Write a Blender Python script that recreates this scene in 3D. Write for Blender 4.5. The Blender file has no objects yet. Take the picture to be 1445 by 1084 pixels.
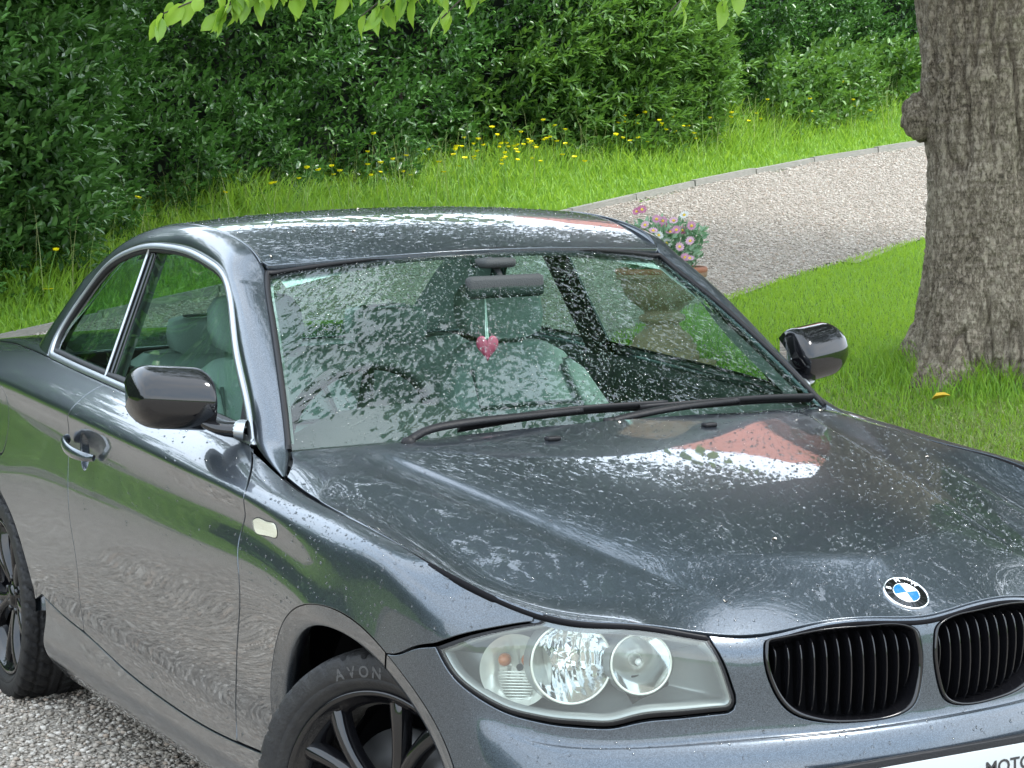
import bpy, bmesh, math, random
import numpy as np
from mathutils import Vector, Matrix, Euler
from mathutils.geometry import delaunay_2d_cdt

scene = bpy.context.scene
C = scene.collection
rnd = random.Random(7)
rng = np.random.default_rng(7)
PI = math.pi

# ---------------------------------------------------------------- camera
cam_d = bpy.data.cameras.new('camera'); cam = bpy.data.objects.new('camera', cam_d); C.objects.link(cam)
CAM = Vector((3.8669, -2.4186, 1.5039)); YAW, PITCH, ROLL = 2.670399, -.0900518, -.0279394
_f = Vector((math.cos(YAW)*math.cos(PITCH), math.sin(YAW)*math.cos(PITCH), math.sin(PITCH)))
_r = Vector((math.sin(YAW), -math.cos(YAW), 0)); _u = _r.cross(_f)
_r2 = math.cos(ROLL)*_r + math.sin(ROLL)*_u; _u2 = -math.sin(ROLL)*_r + math.cos(ROLL)*_u
cam.matrix_world = Matrix(((_r2.x, _u2.x, -_f.x, CAM.x), (_r2.y, _u2.y, -_f.y, CAM.y), (_r2.z, _u2.z, -_f.z, CAM.z), (0, 0, 0, 1)))
cam_d.sensor_width = 36; cam_d.lens = 36*3089.92/1445; cam_d.clip_start = .05; cam_d.clip_end = 2000
scene.camera = cam

# ---------------------------------------------------------------- sky, sun, exposure: bright overcast
SUN_EL, SUN_AZ = math.radians(58), math.radians(40)      # azimuth counted from +x towards +y
world = bpy.data.worlds.new('World'); scene.world = world; world.use_nodes = True
nt = world.node_tree; nt.nodes.clear()
out_ = nt.nodes.new('ShaderNodeOutputWorld'); mixs = nt.nodes.new('ShaderNodeMixShader')
bg1 = nt.nodes.new('ShaderNodeBackground'); bg2 = nt.nodes.new('ShaderNodeBackground')
sky = nt.nodes.new('ShaderNodeTexSky'); sky.sky_type = 'NISHITA'; sky.sun_disc = False
sky.sun_elevation = SUN_EL; sky.sun_rotation = math.radians(90) - SUN_AZ; sky.air_density = 1.2; sky.dust_density = 3.0; sky.ozone_density = 1.0
bg1.inputs['Strength'].default_value = .10; nt.links.new(sky.outputs[0], bg1.inputs['Color'])
tcw = nt.nodes.new('ShaderNodeTexCoord'); mp = nt.nodes.new('ShaderNodeMapping'); mp.inputs['Scale'].default_value = (1, 1, 2.2)
nz = nt.nodes.new('ShaderNodeTexNoise'); nz.inputs['Scale'].default_value = 1.6; nz.inputs['Detail'].default_value = 6; nz.inputs['Roughness'].default_value = .55
rp_ = nt.nodes.new('ShaderNodeValToRGB'); rp_.color_ramp.elements[0].position = .25; rp_.color_ramp.elements[1].position = .75
rp_.color_ramp.elements[0].color = (.50, .66, .85, 1); rp_.color_ramp.elements[1].color = (.92, .96, 1.0, 1)
nt.links.new(tcw.outputs['Generated'], mp.inputs[0]); nt.links.new(mp.outputs[0], nz.inputs['Vector']); nt.links.new(nz.outputs['Fac'], rp_.inputs[0]); nt.links.new(rp_.outputs[0], bg2.inputs['Color'])
bg2.inputs['Strength'].default_value = 1.7
mixs.inputs[0].default_value = .82                        # mostly cloud
nt.links.new(bg1.outputs[0], mixs.inputs[1]); nt.links.new(bg2.outputs[0], mixs.inputs[2]); nt.links.new(mixs.outputs[0], out_.inputs[0])
sun_d = bpy.data.lights.new('sun', 'SUN'); sun = bpy.data.objects.new('sun', sun_d); C.objects.link(sun)
sun_d.energy = 1.5; sun_d.angle = math.radians(14); sun_d.color = (1, .97, .92)
sdir = Vector((math.cos(SUN_EL)*math.cos(SUN_AZ), math.cos(SUN_EL)*math.sin(SUN_AZ), math.sin(SUN_EL)))
sun.rotation_euler = sdir.to_track_quat('Z', 'Y').to_euler()
vs_ = scene.view_settings; vs_.view_transform = 'Standard'; vs_.look = 'None'; vs_.exposure = 1.55; vs_.gamma = 1; vs_.use_curve_mapping = False
scene.cycles.use_denoising = True
scene.cycles.max_bounces = 10; scene.cycles.transparent_max_bounces = 12; scene.cycles.caustics_reflective = False; scene.cycles.caustics_refractive = False
scene.cycles.sample_clamp_indirect = 6
FEAT = {
 'headlight': [[-0.957,0.6875],[-0.9401,0.6738],[-0.9171,0.6607],[-0.8789,0.6567],[-0.8367,0.6592],[-0.794,0.6628],[-0.7533,0.6679],[-0.7139,0.6707],[-0.6755,0.6732],[-0.6402,0.6739],[-0.6101,0.6746],[-0.5749,0.6802],[-0.5434,0.684],[-0.499,0.6856],[-0.4478,0.6881],[-0.4091,0.6899],[-0.3922,0.6933],[-0.3853,0.703],[-0.39,0.7225],[-0.4,0.7493],[-0.4126,0.7842],[-0.4214,0.8252]],
 'lamptop': [[-0.957,0.6875],[-0.9133,0.7177],[-0.854,0.7592],[-0.7972,0.7941],[-0.7251,0.8284]],
 'bumperline': [[-1.1206,0.5491],[-1.1021,0.5811],[-1.0794,0.606],[-1.0221,0.6476],[-0.957,0.6906]],
 'doorF': [[-2.0304,0.85],[-1.8408,0.7757],[-1.7761,0.7304],[-1.8166,0.6164],[-1.7984,0.5055],[-1.8531,0.3744],[-1.9002,0.2858],[-1.9418,0.1981],[-1.9314,0.1522]],
 'doorR': [[-3.0324,0.8289],[-3.0375,0.7741],[-3.0509,0.7319],[-3.1066,0.6431],[-3.1064,0.5919],[-3.0938,0.5381],[-3.0884,0.441],[-3.0807,0.3456],[-3.1031,0.2696],[-3.112,0.1968]],
 'sill': [[-3.5106,0.2311],[-3.3339,0.2082],[-3.1127,0.193],[-2.7831,0.1631],[-2.4756,0.1477],[-2.1805,0.1433],[-1.9267,0.1517],[-1.7235,0.1647]],
 'kidney': [[-0.3255,0.8102],[-0.3163,0.8326],[-0.2935,0.8345],[-0.2408,0.8298],[-0.1865,0.8254],[-0.1152,0.8253],[-0.0559,0.8278],[-0.0269,0.8093],[-0.0157,0.7699],[-0.0131,0.7343],[-0.0195,0.7018],[-0.0333,0.6743],[-0.0589,0.6565],[-0.1029,0.6468],[-0.1553,0.6491],[-0.1989,0.6545],[-0.2452,0.6666],[-0.281,0.6822],[-0.3066,0.7056],[-0.3217,0.7323],[-0.3297,0.7737]],
 'repeater': [[-1.7417,0.6685],[-1.7084,0.6841],[-1.6386,0.6949],[-1.5995,0.6954],[-1.6,0.6823],[-1.6334,0.6635],[-1.6937,0.6471],[-1.7368,0.6464]],
 'handle': [[-2.9595,0.6386]],
 'bowls': [[-0.6694,0.7437],[-0.5434,0.746],[-0.7915,0.7159]],
 'platetop': [[-0.186,0.3707],[-0.0464,0.3681],[0.1943,0.3481]],
}
# ---------------------------------------------------------------- surface maths (numpy)
def spline_basis(xs):
    """cardinal natural cubic spline: returns f(x) -> (N, n) weights"""
    xs = np.array(xs, float); n = len(xs); h = np.diff(xs)
    A = np.eye(n); B = np.zeros((n, n))
    for i in range(1, n - 1):
        A[i, i-1] = h[i-1]; A[i, i] = 2 * (h[i-1] + h[i]); A[i, i+1] = h[i]
        B[i, i-1] += 6 / h[i-1]; B[i, i] -= 6 / h[i-1] + 6 / h[i]; B[i, i+1] += 6 / h[i]
    Mm = np.linalg.solve(A, B)
    def f(x):
        x = np.atleast_1d(np.asarray(x, float))
        i = np.clip(np.searchsorted(xs, x) - 1, 0, n - 2)
        t = x - xs[i]; u = xs[i+1] - x; hi = h[i]
        W = np.zeros((len(x), n)); r = np.arange(len(x))
        W += Mm[i] * (u**3 / (6*hi) - hi*u/6)[:, None] + Mm[i+1] * (t**3 / (6*hi) - hi*t/6)[:, None]
        W[r, i] += u / hi; W[r, i+1] += t / hi
        return W
    return f

def spl(pts, m, par=None):
    """smooth curve through points, m samples (chord parametrised)"""
    P = np.array(pts, float)
    if len(P) == 2 and m >= 2:
        t = np.linspace(0, 1, m)[:, None]; return P[0]*(1-t) + P[1]*t
    d = np.r_[0, np.cumsum(np.linalg.norm(np.diff(P, axis=0), axis=1))]
    return spline_basis(d)(np.linspace(0, d[-1], m)) @ P

def resample(P, step):
    P = np.asarray(P, float)
    d = np.r_[0, np.cumsum(np.linalg.norm(np.diff(P, axis=0), axis=1))]
    n = max(1, int(round(d[-1] / step)))
    t = np.linspace(0, d[-1], n + 1)
    return np.stack([np.interp(t, d, P[:, k]) for k in range(P.shape[1])], 1)

class TPS:
    """thin plate spline height function h(a, b), optionally smoothed"""
    def __init__(self, ab, h, lam=0.0):
        self.p = np.array(ab, float); n = len(self.p)
        K = self._k(self.p) + lam * np.eye(n)
        Pm = np.c_[np.ones(n), self.p]
        A = np.block([[K, Pm], [Pm.T, np.zeros((3, 3))]])
        self.w = np.linalg.solve(A, np.r_[np.array(h, float), 0, 0, 0])
    def _k(self, q):
        r2 = ((q[:, None, :] - self.p[None]) ** 2).sum(-1)
        return np.where(r2 > 1e-14, .5 * r2 * np.log(np.maximum(r2, 1e-14)), 0)
    def __call__(self, q):
        q = np.atleast_2d(q)
        return self._k(q) @ self.w[:-3] + np.c_[np.ones(len(q)), q] @ self.w[-3:]

def sstep(a, b, x):
    t = np.clip((np.asarray(x, float) - a) / (b - a), 0, 1); return t*t*(3-2*t)

# ---------------------------------------------------------------- car body: lower shell
# the car stands in its own frame: x forward from the front axle, y to its left, z up from the ground
TOPLINE = [  # hood line from the nose centre, then window belt, then boot edge  (x, half width, z)
 (.732, 0, .7085), (.718, .150, .721), (.701, .240, .716), (.684, .302, .704), (.670, .346, .7005), (.649, .405, .706), (.635, .441, .721),
 (.605, .508, .736), (.569, .574, .742), (.534, .626, .7425), (.505, .655, .745), (.453, .695, .770), (.394, .735, .797), (.220, .765, .832),
 (-.007, .780, .864), (-.150, .780, .8735), (-.297, .775, .884), (-.442, .765, .9005), (-.575, .752, .922),
 (-.70, .744, .944), (-.941, .750, .968), (-1.32, .764, .993), (-1.723, .770, 1.019), (-2.05, .768, 1.039), (-2.294, .760, 1.053), (-2.66, .735, 1.062),
 (-3.0, .70, 1.058), (-3.3, .645, 1.047), (-3.48, .50, 1.04), (-3.56, .25, 1.035), (-3.575, 0, 1.033)]
_T = np.array(TOPLINE)
def top_at_x(x):            # the side part of that line, as a function of x
    k = _T[10:29]; o = np.argsort(k[:, 0]); return spline_basis(k[o, 0])([x])[0] @ k[o]
def top_at_y(y):
    k = _T[:12]; return spline_basis(k[:, 1])([y])[0] @ k

FAIR = 2e-3
def shell_table():
    cols = []
    # nose columns: half width at head-lamp level, station x there
    for y in (0, .10, .22, .33, .43, .52, .60):
        t = top_at_y(y)
        k = y / .6
        x0 = t[0] + .010 + .018*k          # face at lamp level sits ahead of the hood edge
        s = sstep(.25, .62, y)
        zt = t[2]
        nx, ny = [(1, 0), (.995, .1), (.985, .17), (.96, .28), (.91, .41), (.84, .54), (.77, .64)][[0, .10, .22, .33, .43, .52, .60].index(y)]
        zs = [.165, .225, .325, .425, .490, .528 - .003*s, .560, .560 + (zt-.56)*.42, .560 + (zt-.56)*.80, zt]
        of = [-.045, .012, .034, .040, .034, .014, .002, 0, -.004, None]
        c = []
        for z, o in zip(zs, of):
            if o is None: c.append((t[0], y, zt))
            else: c.append((x0 + o*nx, y + o*ny, z))
        cols.append(c)
    # corner columns by hand (x, w, z) bottom to top
    cols.append([(.400, .690, .165), (.450, .722, .225), (.470, .735, .325), (.473, .737, .420), (.468, .732, .490), (.456, .726, .540), (.449, .722, .595),
                 (.447, .718, .665), (.443, .711, .727), (.435, .700, .776)])
    cols.append([(.270, .745, .165), (.305, .783, .225), (.318, .796, .325), (.322, .799, .420), (.322, .801, .510), (.322, .802, .600), (.322, .803, .685),
                 (.319, .799, .745), (.312, .783, .789), (.300, .755, .8185)])
    for x in (.16, 0, -.16, -.32, -.5, -.75, -1.05, -1.4, -1.75, -2.1, -2.4, -2.66, -2.92, -3.15):
        t = top_at_x(x)
        zs = .852 - .055*x                                    # swage line
        ws = np.interp(x, [-3.2, -2.9, -2.66, -2.2, -1.3, -.5, -.2, 0, .2], [.832, .862, .872, .872, .866, .860, .856, .853, .830])
        fr = sstep(-.55, .1, x)                               # swage fades out over the front wing
        rr = sstep(-2.4, -2.8, x)
        wm = np.interp(x, [-3.2, -2.9, -2.66, -2.3, -1.4, -.6, -.2, 0, .16], [.838, .868, .874, .871, .868, .866, .866, .864, .845])
        zsw = zs - .035*fr
        g = np.interp(x, [-.4, -.16, 0, .16], [0, .25, .55, 1])
        fl_ = .016*math.exp(-((x-.02)/.24)**2) + .010*math.exp(-((x+2.66)/.30)**2)      # flared wheel arches
        c = [(x, wm-.070, .165), (x, wm-.022, .235), (x, wm-.028, .335), (x, wm-.017, .46 - .03*g), (x, wm-.004 - .003*g + fl_, .61 - .075*g), (x, wm - .004*g + fl_*.9, .745 - .11*g),
             (x, ws-.0075 + .008*fr + fl_*.35, zsw-.040 - .030*g), (x, ws-.006*fr, zsw), ]
        a = np.array([ws - .006*fr, zsw]); b = t[1:]
        n = np.array([.6, .8])
        m = a*.45 + b*.55 + n*(.013 + .004*fr)
        c.append((x, m[0], m[1])); c.append((x, t[1], t[2]))
        cols.append(c)
    cols.append([(-3.36, .69, .22), (-3.42, .73, .28), (-3.44, .745, .36), (-3.45, .75, .46), (-3.45, .752, .60), (-3.44, .748, .74), (-3.42, .735, .86), (-3.41, .72, .93), (-3.39, .665, .99), (-3.375, .60, 1.043)])
    cols.append([(-3.52, .42, .22), (-3.57, .44, .28), (-3.60, .45, .36), (-3.605, .45, .46), (-3.60, .45, .60), (-3.575, .45, .74), (-3.555, .44, .86), (-3.55, .44, .93), (-3.54, .42, .99), (-3.525, .40, 1.038)])
    cols.append([(-3.54, 0, .22), (-3.59, 0, .28), (-3.615, 0, .36), (-3.62, 0, .46), (-3.61, 0, .60), (-3.59, 0, .74), (-3.575, 0, .86), (-3.57, 0, .93), (-3.565, 0, .99), (-3.575, 0, 1.033)])
    G = np.array(cols)
    M = G[1:][::-1] * [1, -1, 1]      # mirrored half in front, so the shell runs right round the nose
    return np.concatenate([M, G])      # from the tail on the right (y<0), round the nose, to the tail on the left

SG = shell_table()
def fair(G, lam, passes=1):
    """fair the rows: least squares against second differences along the car"""
    n = len(G); m = G[:, 5]
    d = np.r_[0, np.cumsum(np.linalg.norm(np.diff(m, axis=0), axis=1))]
    D = np.zeros((n-2, n))
    for i in range(1, n-1):
        h0, h1 = d[i]-d[i-1], d[i+1]-d[i]
        D[i-1, i-1:i+2] = np.array([2/(h0*(h0+h1)), -2/(h0*h1), 2/(h1*(h0+h1))]) * ((h0+h1)/2)**1.5
    A = np.eye(n) + lam * D.T @ D
    for k in (0, -1): A[k] = 0; A[k, k] = 1
    return np.linalg.solve(A, G.reshape(n, -1)).reshape(G.shape)
SG = fair(SG, FAIR)
_mid = SG[:, 5]
SS = np.r_[0, np.cumsum(np.linalg.norm(np.diff(_mid, axis=0), axis=1))]; SS -= SS[len(SS)//2]
SV = np.array([0, .075, .175, .29, .42, .555, .675, .725, .785, .85])
_bs, _bv = spline_basis(SS), spline_basis(SV)
ARCH = ((0.012, .318, .352), (-2.66, .318, .356))     # x, z, radius of the wheel openings
def shell_raw(sv):
    sv = np.atleast_2d(sv)
    return np.einsum('ni,nj,ijk->nk', _bs(sv[:, 0]), _bv(sv[:, 1]), SG)
def shell(sv):
    P = shell_raw(sv)
    for ax, az, ar in ARCH:
        r = np.hypot(P[:, 0]-ax, P[:, 2]-az) - ar
        d = np.clip(.044 - r, 0, .09)
        k = np.where((P[:, 2] > .1) & (np.abs(P[:, 1]) > .55), d*0, 0)
        P[:, 1] -= np.sign(P[:, 1]) * k
    return P
def normals(fn, q, e=.0015):
    a = fn(q + [e, 0]) - fn(q - [e, 0]); b = fn(q + [0, e]) - fn(q - [0, e])
    n = np.cross(a, b); return n / np.maximum(np.linalg.norm(n, axis=1), 1e-12)[:, None]

_gs, _gv = np.linspace(SS[0], SS[-1], 900), np.linspace(SV[0], SV[-1], 90)
_gq = np.stack(np.meshgrid(_gs, _gv, indexing='ij'), -1).reshape(-1, 2)
_gp = shell_raw(_gq)
def to_sv(P3, it=4):
    """nearest parameters on the shell to 3d points"""
    out = []
    for p in np.atleast_2d(P3):
        q = _gq[((_gp - p)**2).sum(1).argmin()].copy()
        for _ in range(it):
            e = 1e-4; b = shell_raw([q, q+[e, 0], q+[0, e]])
            J = np.stack([(b[1]-b[0])/e, (b[2]-b[0])/e], 1)
            q = q + np.linalg.lstsq(J, p - b[0], rcond=None)[0]
            q[0] = np.clip(q[0], SS[0], SS[-1]); q[1] = np.clip(q[1], SV[0], SV[-1])
        out.append(q)
    return np.array(out)

# hood: raised centre, two crease lines, an outer field; eased to the hood line along its edge
CREASE = [(-.374, .538, .947), (-.177, .500, .9015), (-.037, .473, .8745), (.139, .439, .846), (.304, .407, .820), (.479, .373, .789), (.606, .349, .7595), (.660, .338, .740)]
COWL = [(-.575, .706, .943), (-.530, .60, .948), (-.485, .45, .955), (-.445, .25, .965), (-.430, 0, .970)]
_n0 = int(np.searchsorted(SS, 0))
_edge_s = np.linspace(0, SS[-1]*.36, 260)
HEDGE = shell_raw(np.c_[_edge_s, np.full(260, SV[-1])])
HEDGE = HEDGE[HEDGE[:, 0] > -.50]
_z0 = np.polyfit([-.60, -.45, -.15, .15, .40, .60, .73], [.983, .970, .937, .897, .850, .798, .757], 3)
_cz = np.array(CREASE + [(-.58, .578, .966)]); _z1 = np.polyfit(_cz[:, 0], _cz[:, 2] + .002, 3)
_sd = HEDGE[(HEDGE[:, 0] < .40) & (HEDGE[:, 0] > -.42)]
_z2 = np.polyfit(_sd[:, 0], _sd[:, 2], 2)
def smin(a, b, k):
    h = np.clip(.5 + .5*(b - a)/k, 0, 1); return b*(1-h) + a*h - k*h*(1-h)
def hood_base(q):
    x, y = q[:, 0], np.abs(q[:, 1])
    yc = .466 - .193*x
    ye = .778 + 0*x
    z0, z1, z2 = np.polyval(_z0, x), np.polyval(_z1, x), np.polyval(_z2, np.minimum(x, .62))
    u = y/yc
    inner = np.where(u < 1, z0 + (z1 - z0)*u**2, z1 + (z1 - z0)*2*(u-1))
    inner = inner + .006*np.clip(u, 0, 1)**2*(1-np.clip(u, 0, 1)**2)*4
    t = (y - yc)/(ye - yc)
    k = .17*sstep(.74, .30, x)*sstep(-.55, -.25, x)
    tt = np.clip(t, 0, 1)
    outer = np.where(t > 0, z1 + (z2 - z1)*tt**1.5 - k*tt*(1-tt)**4 + .060*sstep(.66, .35, x)*tt**2*(1-tt) + 1.0*(z2-z1)*np.clip(t-1, 0, 1), z1 - k*t)
    step_ = .0013*sstep(-.002, .016, y - yc)*sstep(.70, .45, x)*sstep(-.50, -.30, x)      # the sharp shoulder of the crease
    return smin(inner, outer, .0020 + .003*sstep(.3, .7, x)) - step_
_hd = HEDGE[:, 2] - hood_base(HEDGE[:, :2])
_cw = spl(COWL, 60); _cd = _cw[:, 2] - hood_base(_cw[:, :2])
_he = np.concatenate([HEDGE, _cw]); _hed = np.concatenate([_hd, _cd])
_hb = np.concatenate([_he[::-1] * [1, -1, 1], _he[1:]]); _hbd = np.concatenate([_hed[::-1], _hed[1:]])
def hood_fn(q):
    q = np.atleast_2d(np.asarray(q, float))
    z = hood_base(q)
    A, B = _hb[:-1, :2], _hb[1:, :2]; AB = B - A; L = (AB**2).sum(1)
    out = np.empty(len(q))
    for k in range(0, len(q), 400):
        Q = q[k:k+400]
        t = np.clip(((Q[:, None] - A[None])*AB).sum(-1)/L, 0, 1)
        dd = np.linalg.norm(Q[:, None] - (A + t[..., None]*AB), axis=-1)
        w = 1/(dd + .012)**4; w /= w.sum(1)[:, None]
        de = (w * (_hbd[:-1]*(1-t) + _hbd[1:]*t)).sum(1); d = dd.min(1)
        out[k:k+400] = z[k:k+400] + de*np.clip(1 - d/.14, 0, 1)**2.2
    return np.c_[q, out]
# ---------------------------------------------------------------- materials
def mat(name, col=(.5, .5, .5), rough=.5, metal=0., coat=0., spec=.5, alpha=None, noise=None, bump=None, emis=None, coatr=.03):
    """principled material; noise=(scale, amount, second colour), bump=(scale, strength)"""
    m = bpy.data.materials.new(name); m.use_nodes = True
    nt = m.node_tree; b = nt.nodes['Principled BSDF']
    b.inputs['Base Color'].default_value = (*col, 1); b.inputs['Roughness'].default_value = rough
    b.inputs['Metallic'].default_value = metal; b.inputs['Specular IOR Level'].default_value = spec
    b.inputs['Coat Weight'].default_value = coat; b.inputs['Coat Roughness'].default_value = coatr
    tc = nt.nodes.new('ShaderNodeTexCoord')
    if noise:
        n = nt.nodes.new('ShaderNodeTexNoise'); n.inputs['Scale'].default_value = noise[0]; n.inputs['Detail'].default_value = 4
        r = nt.nodes.new('ShaderNodeValToRGB'); r.color_ramp.elements[0].position = .5-noise[1]/2; r.color_ramp.elements[1].position = .5+noise[1]/2
        r.color_ramp.elements[0].color = (*col, 1); r.color_ramp.elements[1].color = (*noise[2], 1)
        nt.links.new(tc.outputs['Object'], n.inputs['Vector']); nt.links.new(n.outputs['Fac'], r.inputs[0]); nt.links.new(r.outputs[0], b.inputs['Base Color'])
    if bump:
        n2 = nt.nodes.new('ShaderNodeTexNoise'); n2.inputs['Scale'].default_value = bump[0]; n2.inputs['Detail'].default_value = 5
        bp = nt.nodes.new('ShaderNodeBump'); bp.inputs['Strength'].default_value = bump[1]; bp.inputs['Distance'].default_value = .01
        nt.links.new(tc.outputs['Object'], n2.inputs['Vector']); nt.links.new(n2.outputs['Fac'], bp.inputs['Height']); nt.links.new(bp.outputs[0], b.inputs['Normal'])
    return m

def glass(name, tint=(.9, .95, .92), ior=1.5, rough=0.):
    """a pane: sees through with a tint, mirrors by fresnel"""
    m = bpy.data.materials.new(name); m.use_nodes = True; nt = m.node_tree; nt.nodes.clear()
    o = nt.nodes.new('ShaderNodeOutputMaterial'); mx = nt.nodes.new('ShaderNodeMixShader'); lw = nt.nodes.new('ShaderNodeLayerWeight'); lw.inputs['Blend'].default_value = .5
    t = nt.nodes.new('ShaderNodeBsdfTransparent'); g = nt.nodes.new('ShaderNodeBsdfGlossy'); f0 = ((ior-1)/(ior+1))**2
    pw = nt.nodes.new('ShaderNodeMath'); pw.operation = 'POWER'; pw.inputs[1].default_value = 5; ma = nt.nodes.new('ShaderNodeMath'); ma.operation = 'MULTIPLY_ADD'; ma.inputs[1].default_value = 1-f0; ma.inputs[2].default_value = f0
    t.inputs[0].default_value = (*tint, 1); g.inputs['Roughness'].default_value = rough; g.inputs[0].default_value = (1, 1, 1, 1)
    nt.links.new(lw.outputs['Facing'], pw.inputs[0]); nt.links.new(pw.outputs[0], ma.inputs[0]); nt.links.new(ma.outputs[0], mx.inputs[0])
    nt.links.new(t.outputs[0], mx.inputs[1]); nt.links.new(g.outputs[0], mx.inputs[2]); nt.links.new(mx.outputs[0], o.inputs[0])
    return m

M = {}
def car_paint():
    m = mat('graphite_paint', (.066, .076, .086), .30, .75, 1., .5, coatr=.012)
    nt = m.node_tree; b = nt.nodes['Principled BSDF']; tc = nt.nodes['Texture Coordinate']
    v = nt.nodes.new('ShaderNodeTexVoronoi'); v.inputs['Scale'].default_value = 900
    r = nt.nodes.new('ShaderNodeValToRGB'); e = r.color_ramp.elements
    e[0].color = (.031, .039, .048, 1); e[1].color = (.086, .106, .129, 1); e[0].position = .2; e[1].position = 1
    nt.links.new(tc.outputs['Object'], v.inputs['Vector']); nt.links.new(v.outputs['Color'], r.inputs[0]); nt.links.new(r.outputs[0], b.inputs['Base Color'])
    n2 = nt.nodes.new('ShaderNodeTexNoise'); n2.inputs['Scale'].default_value = 55; n2.inputs['Detail'].default_value = 2
    bp = nt.nodes.new('ShaderNodeBump'); bp.inputs['Strength'].default_value = .005; bp.inputs['Distance'].default_value = .01
    nt.links.new(tc.outputs['Object'], n2.inputs['Vector']); nt.links.new(n2.outputs['Fac'], bp.inputs['Height']); nt.links.new(bp.outputs[0], b.inputs['Coat Normal'])
    return m
M['paint'] = car_paint()
M['gloss_black'] = mat('gloss_black', (.005, .005, .006), .05, 0, 0, .5)
M['trim_black'] = mat('trim_black', (.007, .007, .008), .5, spec=.22, bump=(220, .15))
M['rubber'] = mat('tyre_rubber', (.011, .011, .012), .62, spec=.3, noise=(40, .5, (.020, .0195, .019)), bump=(160, .2))
M['seal'] = mat('rubber_seal', (.006, .006, .007), .5, spec=.25)
M['dark'] = mat('dark_liner_and_shade', (.004, .004, .005), .9, spec=.1)  # black of the liners, also used as shade inside panel gaps
M['satin'] = mat('satin_aluminium', (.36, .385, .40), .36, .9)
M['iron'] = mat('brake_iron', (.10, .10, .10), .5, .8)
M['chrome'] = mat('chrome', (.80, .82, .84), .06, 1.)
M['lamp_chrome'] = mat('reflector_chrome', (.60, .62, .62), .08, 1.)
M['lamp_mid'] = mat('indicator_reflector', (.60, .63, .58), .28, .5)
M['lamp_grey'] = mat('lamp_bezel', (.24, .26, .26), .35, .5)
M['lamp_pale'] = mat('lamp_inner', (.76, .80, .76), .30, .25)
M['cream'] = mat('cream_lens', (.62, .57, .45), .25)
M['amber'] = mat('amber_bulb', (.26, .09, .03), .3)
M['windscreen'] = glass('windscreen_glass', (.68, .87, .79), 1.66)
M['sideglass'] = glass('side_glass', (.62, .80, .71), 1.80)
def hazy(m, fac, col):      # clouded plastic: part of the surface scatters
    nt = m.node_tree; o = [n for n in nt.nodes if n.type == 'OUTPUT_MATERIAL'][0]; src = o.inputs[0].links[0].from_socket
    d = nt.nodes.new('ShaderNodeBsdfDiffuse'); d.inputs[0].default_value = (*col, 1); x = nt.nodes.new('ShaderNodeMixShader'); x.inputs[0].default_value = fac
    nt.links.new(src, x.inputs[1]); nt.links.new(d.outputs[0], x.inputs[2]); nt.links.new(x.outputs[0], o.inputs[0]); return m
M['clear'] = hazy(glass('lens_plastic', (.93, .96, .93), 1.50, .012), .055, (.80, .86, .82))
M['mirror'] = mat('mirror_glass', (.8, .82, .84), .02, 1.)
M['fabric'] = mat('grey_seat_fabric', (.29, .315, .31), .85, noise=(300, .6, (.23, .25, .245)), bump=(400, .2))
M['fabric_dark'] = mat('dark_seat_fabric', (.08, .09, .09), .85, bump=(400, .2))
M['interior'] = mat('interior_plastic', (.030, .033, .033), .65, spec=.3, bump=(260, .2))
M['interior_pale'] = mat('pale_interior_plastic', (.34, .36, .35), .7)
M['headliner'] = mat('headliner', (.42, .44, .43), .9)
M['blue'] = mat('enamel_blue', (.006, .10, .36), .15, 0, 1)
M['white'] = mat('enamel_white', (.48, .49, .49), .2, 0, 1)
M['plate'] = mat('plate_white', (.30, .32, .32), .4, spec=.3)
M['ink'] = mat('plate_ink', (.015, .015, .016), .5)
M['letter'] = mat('tyre_letter', (.045, .045, .045), .6)
M['heart'] = mat('pink_heart', (.46, .035, .10), .35, 0, .3, noise=(60, .4, (.58, .10, .18)))
M['string'] = mat('string', (.7, .7, .68), .8)
M['red_lens'] = mat('red_lens', (.35, .01, .01), .1, 0, 1)
M['petal_fallen'] = mat('fallen_petal', (.86, .76, .64), .6)
def drop_mat():
    m = bpy.data.materials.new('rain_water'); m.use_nodes = True; b = m.node_tree.nodes['Principled BSDF']
    b.inputs['Base Color'].default_value = (1, 1, 1, 1); b.inputs['Roughness'].default_value = 0; b.inputs['IOR'].default_value = 1.33; b.inputs['Transmission Weight'].default_value = 1
    return m
M['water'] = drop_mat()

# ---------------------------------------------------------------- object helpers
def add(name, me, parent=None, m=None):
    o = bpy.data.objects.new(name, me); C.objects.link(o)
    if m is not None and not me.materials: me.materials.append(M[m] if isinstance(m, str) else m)
    if parent is not None: o.parent = parent
    return o
def tag(o, label=None, cat=None, group=None, kind=None):
    if label: o['label'] = label
    if cat: o['category'] = cat
    if group: o['group'] = group
    if kind: o['kind'] = kind
    return o
def empty(name, loc=(0, 0, 0), label=None, cat=None, group=None, parent=None):
    o = bpy.data.objects.new(name, None); C.objects.link(o); o.location = loc
    if parent: o.parent = parent
    return tag(o, label, cat, group)
def mesh(name, V, F, smooth=True, nrm=None):
    me = bpy.data.meshes.new(name)
    me.from_pydata([tuple(map(float, v)) for v in V], [], [tuple(map(int, f)) for f in F])
    if smooth: me.polygons.foreach_set('use_smooth', [True]*len(me.polygons))
    me.update()
    if nrm is not None: me.normals_split_custom_set_from_vertices([tuple(map(float, n)) for n in nrm])
    return me
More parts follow.
